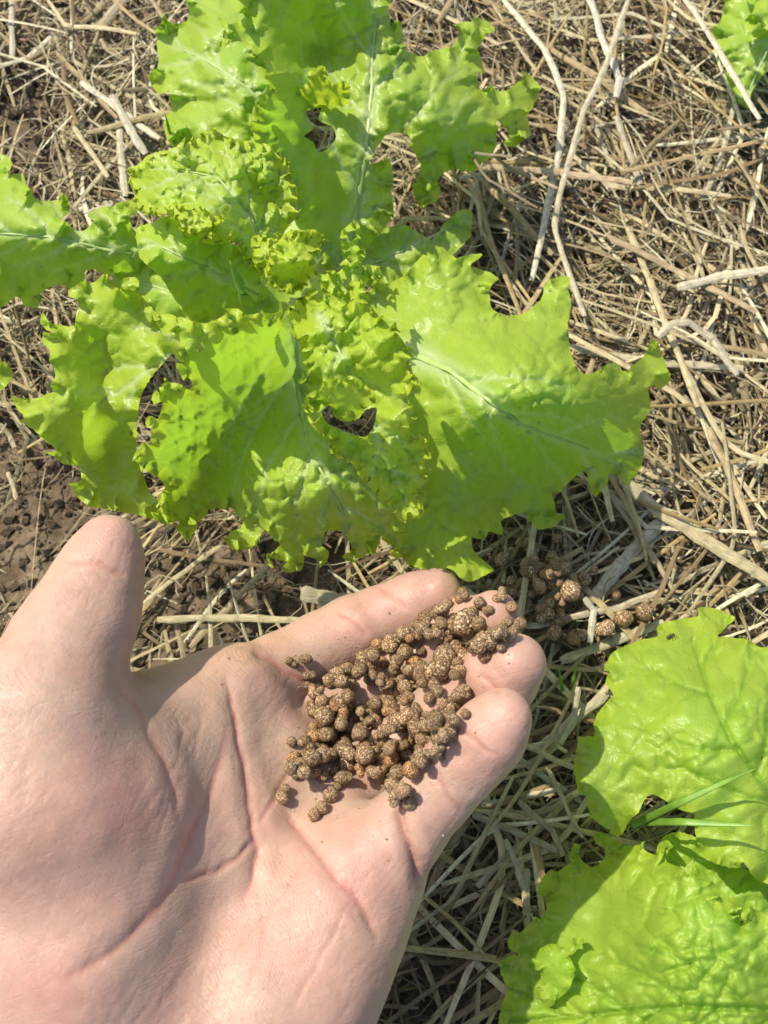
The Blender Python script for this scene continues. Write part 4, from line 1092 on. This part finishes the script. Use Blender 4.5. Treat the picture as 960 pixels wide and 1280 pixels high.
def put_granule(P, rad, label, group, big=False):
    o = bpy.data.objects.new('fertilizer_granule', GMESH[rnd.randrange(8, 14) if big else rnd.randrange(14)])
    col.objects.link(o); o.location = P; o.scale = (rad,) * 3
    o.rotation_euler = (rnd.uniform(0, 6.28), rnd.uniform(0, 6.28), rnd.uniform(0, 6.28))
    tag(o, label, 'granule', group)
    return o
G_HAND = 'brown granules heaped in the open palm'
L_HAND = 'small lumpy brown granule in the heap on the open hand'
# seen one by one: px, py, radius in px
SEEN = [(580,779,25),(578,815,17),(610,807,15),(553,848,18),(549,926,12),(566,886,16),(461,834,13),(426,880,16),(403,898,13),(413,855,10),(454,891,12),
 (456,945,12),(453,920,11),(480,927,11),(432,942,13),(434,960,11),(410,925,12),(392,940,10),(379,932,10),(377,960,11),(389,950,10),(470,965,9),(500,905,13),(511,897,12),
 (546,860,9),(556,818,14),(520,830,10),(500,800,9),(470,805,9),(495,985,11),(493,998,9),(517,965,11),(528,945,10),(471,965,10),(456,946,12),(404,972,7),(560,795,8),(548,768,7),(575,752,6),(582,748,6),(555,780,7)]
STRAY = [(361,827,6),(376,824,6),(369,832,5),(385,846,7),(383,856,6),(601,756,8),(623,750,8),(637,761,8),(607,768,5),(632,778,7),(645,775,6),(428,977,7),(421,985,6),(413,996,10),(403,1013,9),(393,1021,8),(355,989,7),(351,999,9)]
placed = []
def hand_hit(P):
    loc, nrm, i, dist = HB.ray_cast(Vector((P[0], P[1], 0.32)), Vector((0, 0, -1)))
    return loc, nrm
def ray_hand(px, py):
    d = ray(px, py); d = d / np.linalg.norm(d)
    loc, nrm, i, dist = HB.ray_cast(Vector(CAM), Vector(d))
    return loc, nrm
def heap_label(px, py, rpx):
    size = 'big knobbly' if rpx > 12 else ('tiny' if rpx < 7.5 else 'lumpy')
    if py < 860 - (px - 400) * 0.45: where = 'resting against the index finger'
    elif (px - 500) * 0.75 + (py - 1000) * 0.66 > -8: where = 'lying along the little finger'
    elif px > 555: where = 'on the middle and ring fingertips'
    elif py > 930: where = 'at the wrist end of the heap, on the palm'
    else: where = 'in the thick of the heap'
    return size + ' brown granule ' + where
def drop(px, py, rpx, label, group, limit=0.02, pack=0.92):
    """lay a granule on the hand where the line of sight meets it, or on those already there"""
    loc, nrm = ray_hand(px, py)
    if loc is None: return False
    rad = rpx * to_px(np.array(loc))[2] / F
    L = np.array(loc); n_ = np.array(nrm); n_ = n_ * 0.55 + np.array([0, 0, 0.45]); n_ /= np.linalg.norm(n_)
    v = CAM - L; v /= np.linalg.norm(v)
    s_ = rad * 0.86
    while s_ < limit + rad:
        P = L + n_ * rad * 0.86 + v * (s_ - rad * 0.86)
        if all(((P - q) ** 2).sum() > ((rad + r) * pack) ** 2 for q, r in placed): break
        s_ += 0.0004
    else: return False
    if s_ > rad * 0.9:          # a granule off the skin must rest on a lower one
        ok = False
        for q, r in placed:
            dd = P - q; L_ = math.sqrt((dd ** 2).sum())
            if L_ < (rad + r) * pack + 0.0007 and dd[2] > 0.45 * L_ and dd @ n_ > 0.4 * L_: ok = True; break
        if not ok: return False
    placed.append((P, rad))
    put_granule(P, rad * 1.02, label or heap_label(px, py, rpx), group, rpx > 13)
    return True
HEAP = [(358,968),(364,928),(392,898),(390,858),(412,842),(440,826),(458,802),(500,792),(540,765),(575,740),(592,750),(612,788),(652,768),(640,795),(614,832),(598,844),(582,880),(584,898),(562,930),(532,962),(507,1000),(490,1004),(482,982),(450,974),(420,976),(385,974)]
HP = np.array(HEAP, float)
def fill(target, sizes, limit, tries):
    k = 0
    while len(placed) < target and k < tries:
        k += 1
        px, py = rnd.uniform(355, 660), rnd.uniform(738, 1005)
        if not inside(np.array([[px, py]]), HP)[0]: continue
        drop(px, py, rnd.choice(sizes), None, G_HAND, limit)
for k, (px, py, r) in enumerate(sorted(SEEN, key=lambda s: -s[2])):
    if k == 0: continue
    if k == 1: fill(70, (7, 8, 8, 9, 9), 0.001, 1500)
    for pk in (0.92, 0.75, 0.6):
        if drop(px, py, r, None, G_HAND, 0.02, pk): break
for px, py, r in STRAY:
    drop(px, py, r, 'stray brown granule lying apart from the heap on the bare skin of the hand', 'stray granules on the hand', 0.004, 0.6)
for pk in (0.92, 0.75, 0.6, 0.45):
    if drop(580, 779, 21, 'largest lumpy brown granule, on the heap near the middle fingertip', None, 0.02, pk): break
fill(290, (5, 6, 7, 7, 8, 8, 9, 9, 10), 0.009, 22000)

def dust():
    Vs, Fs = [], []; off = 0; r = np.random.default_rng(77)
    T_ = np.array([(1, 0, -.5), (-.6, .9, -.4), (-.5, -.9, -.5), (0.1, 0, .9)]); TF = np.array([(0, 1, 3), (1, 2, 3), (2, 0, 3), (0, 2, 1)])
    for k in range(170):
        if k < 110:
            a, b = rnd.choice(HEAP); px, py = a + r.normal(0, 22), b + r.normal(0, 18)
        else: px, py = r.uniform(250, 640), r.uniform(760, 1080)
        loc, nrm = ray_hand(px, py)
        if loc is None: continue
        sz = 0.00016 + 0.00034 * r.random() ** 3
        q, _ = np.linalg.qr(r.normal(size=(3, 3)))
        Vs.append(T_ @ q * sz + np.array(loc) + np.array(nrm) * sz * 0.5); Fs.append(TF + off); off += 4
    o = link('granule_crumbs', mesh_arrays('granule_crumbs', np.concatenate(Vs), np.concatenate(Fs), smooth=False), M_DUST)
    tag(o, 'tiny brown crumbs of the granules sprinkled on the skin', 'crumbs', kind='stuff')
dust()

# granules spilled on the straw
GROUND = [(713,738,15),(688,728,11),(705,711,13),(681,720,10),(662,712,14),(690,700,10),(628,699,11),(657,680,10),(730,723,10),(743,712,6),(770,743,7),(683,769,11),(686,754,9),(703,753,8),(700,764,6),(672,733,8),(657,728,7),(641,730,9),(652,743,7),(668,743,8),(640,742,7),(693,791,11),(716,797,10),(728,794,8),(758,786,13),(779,773,14),(806,765,13),(807,753,7),(722,804,6),(640,690,7),(612,728,5),(626,733,6),(660,690,6),(672,765,7),(650,755,6),(618,745,6),(725,740,6),(697,745,6),(676,708,7),(690,780,7)]
for k in range(16):
    GROUND.append((rnd.gauss(672, 32), rnd.gauss(724, 24), rnd.uniform(4, 7.5)))
G_GR = 'granules spilled on the straw'
gp = []
for k, (px, py, r) in enumerate(sorted(GROUND, key=lambda s: -s[2])):
    d0 = 0.338; r = r * 0.92; z = 0.019 + 0.006 * rnd.random() + r * 0.33 / F * 0.5
    P = at_z(px, py, z); rad = r * to_px(P)[2] / F
    for q, s in gp:
        dd = P - q; L = np.linalg.norm(dd)
        if L < (rad + s) * 0.9: P[2] = max(P[2], q[2] + math.sqrt(max(0, ((rad + s) * 0.9) ** 2 - dd[0] ** 2 - dd[1] ** 2)))
    gp.append((P, rad))
    put_granule(P, rad, ('big' if r > 9 else 'small') + ' brown granule spilled on the straw ' + ('under the edge of the broad lettuce leaf' if py < 722 else ('beside the veined lettuce leaf' if px > 735 else 'just beyond the fingertips')), G_GR)
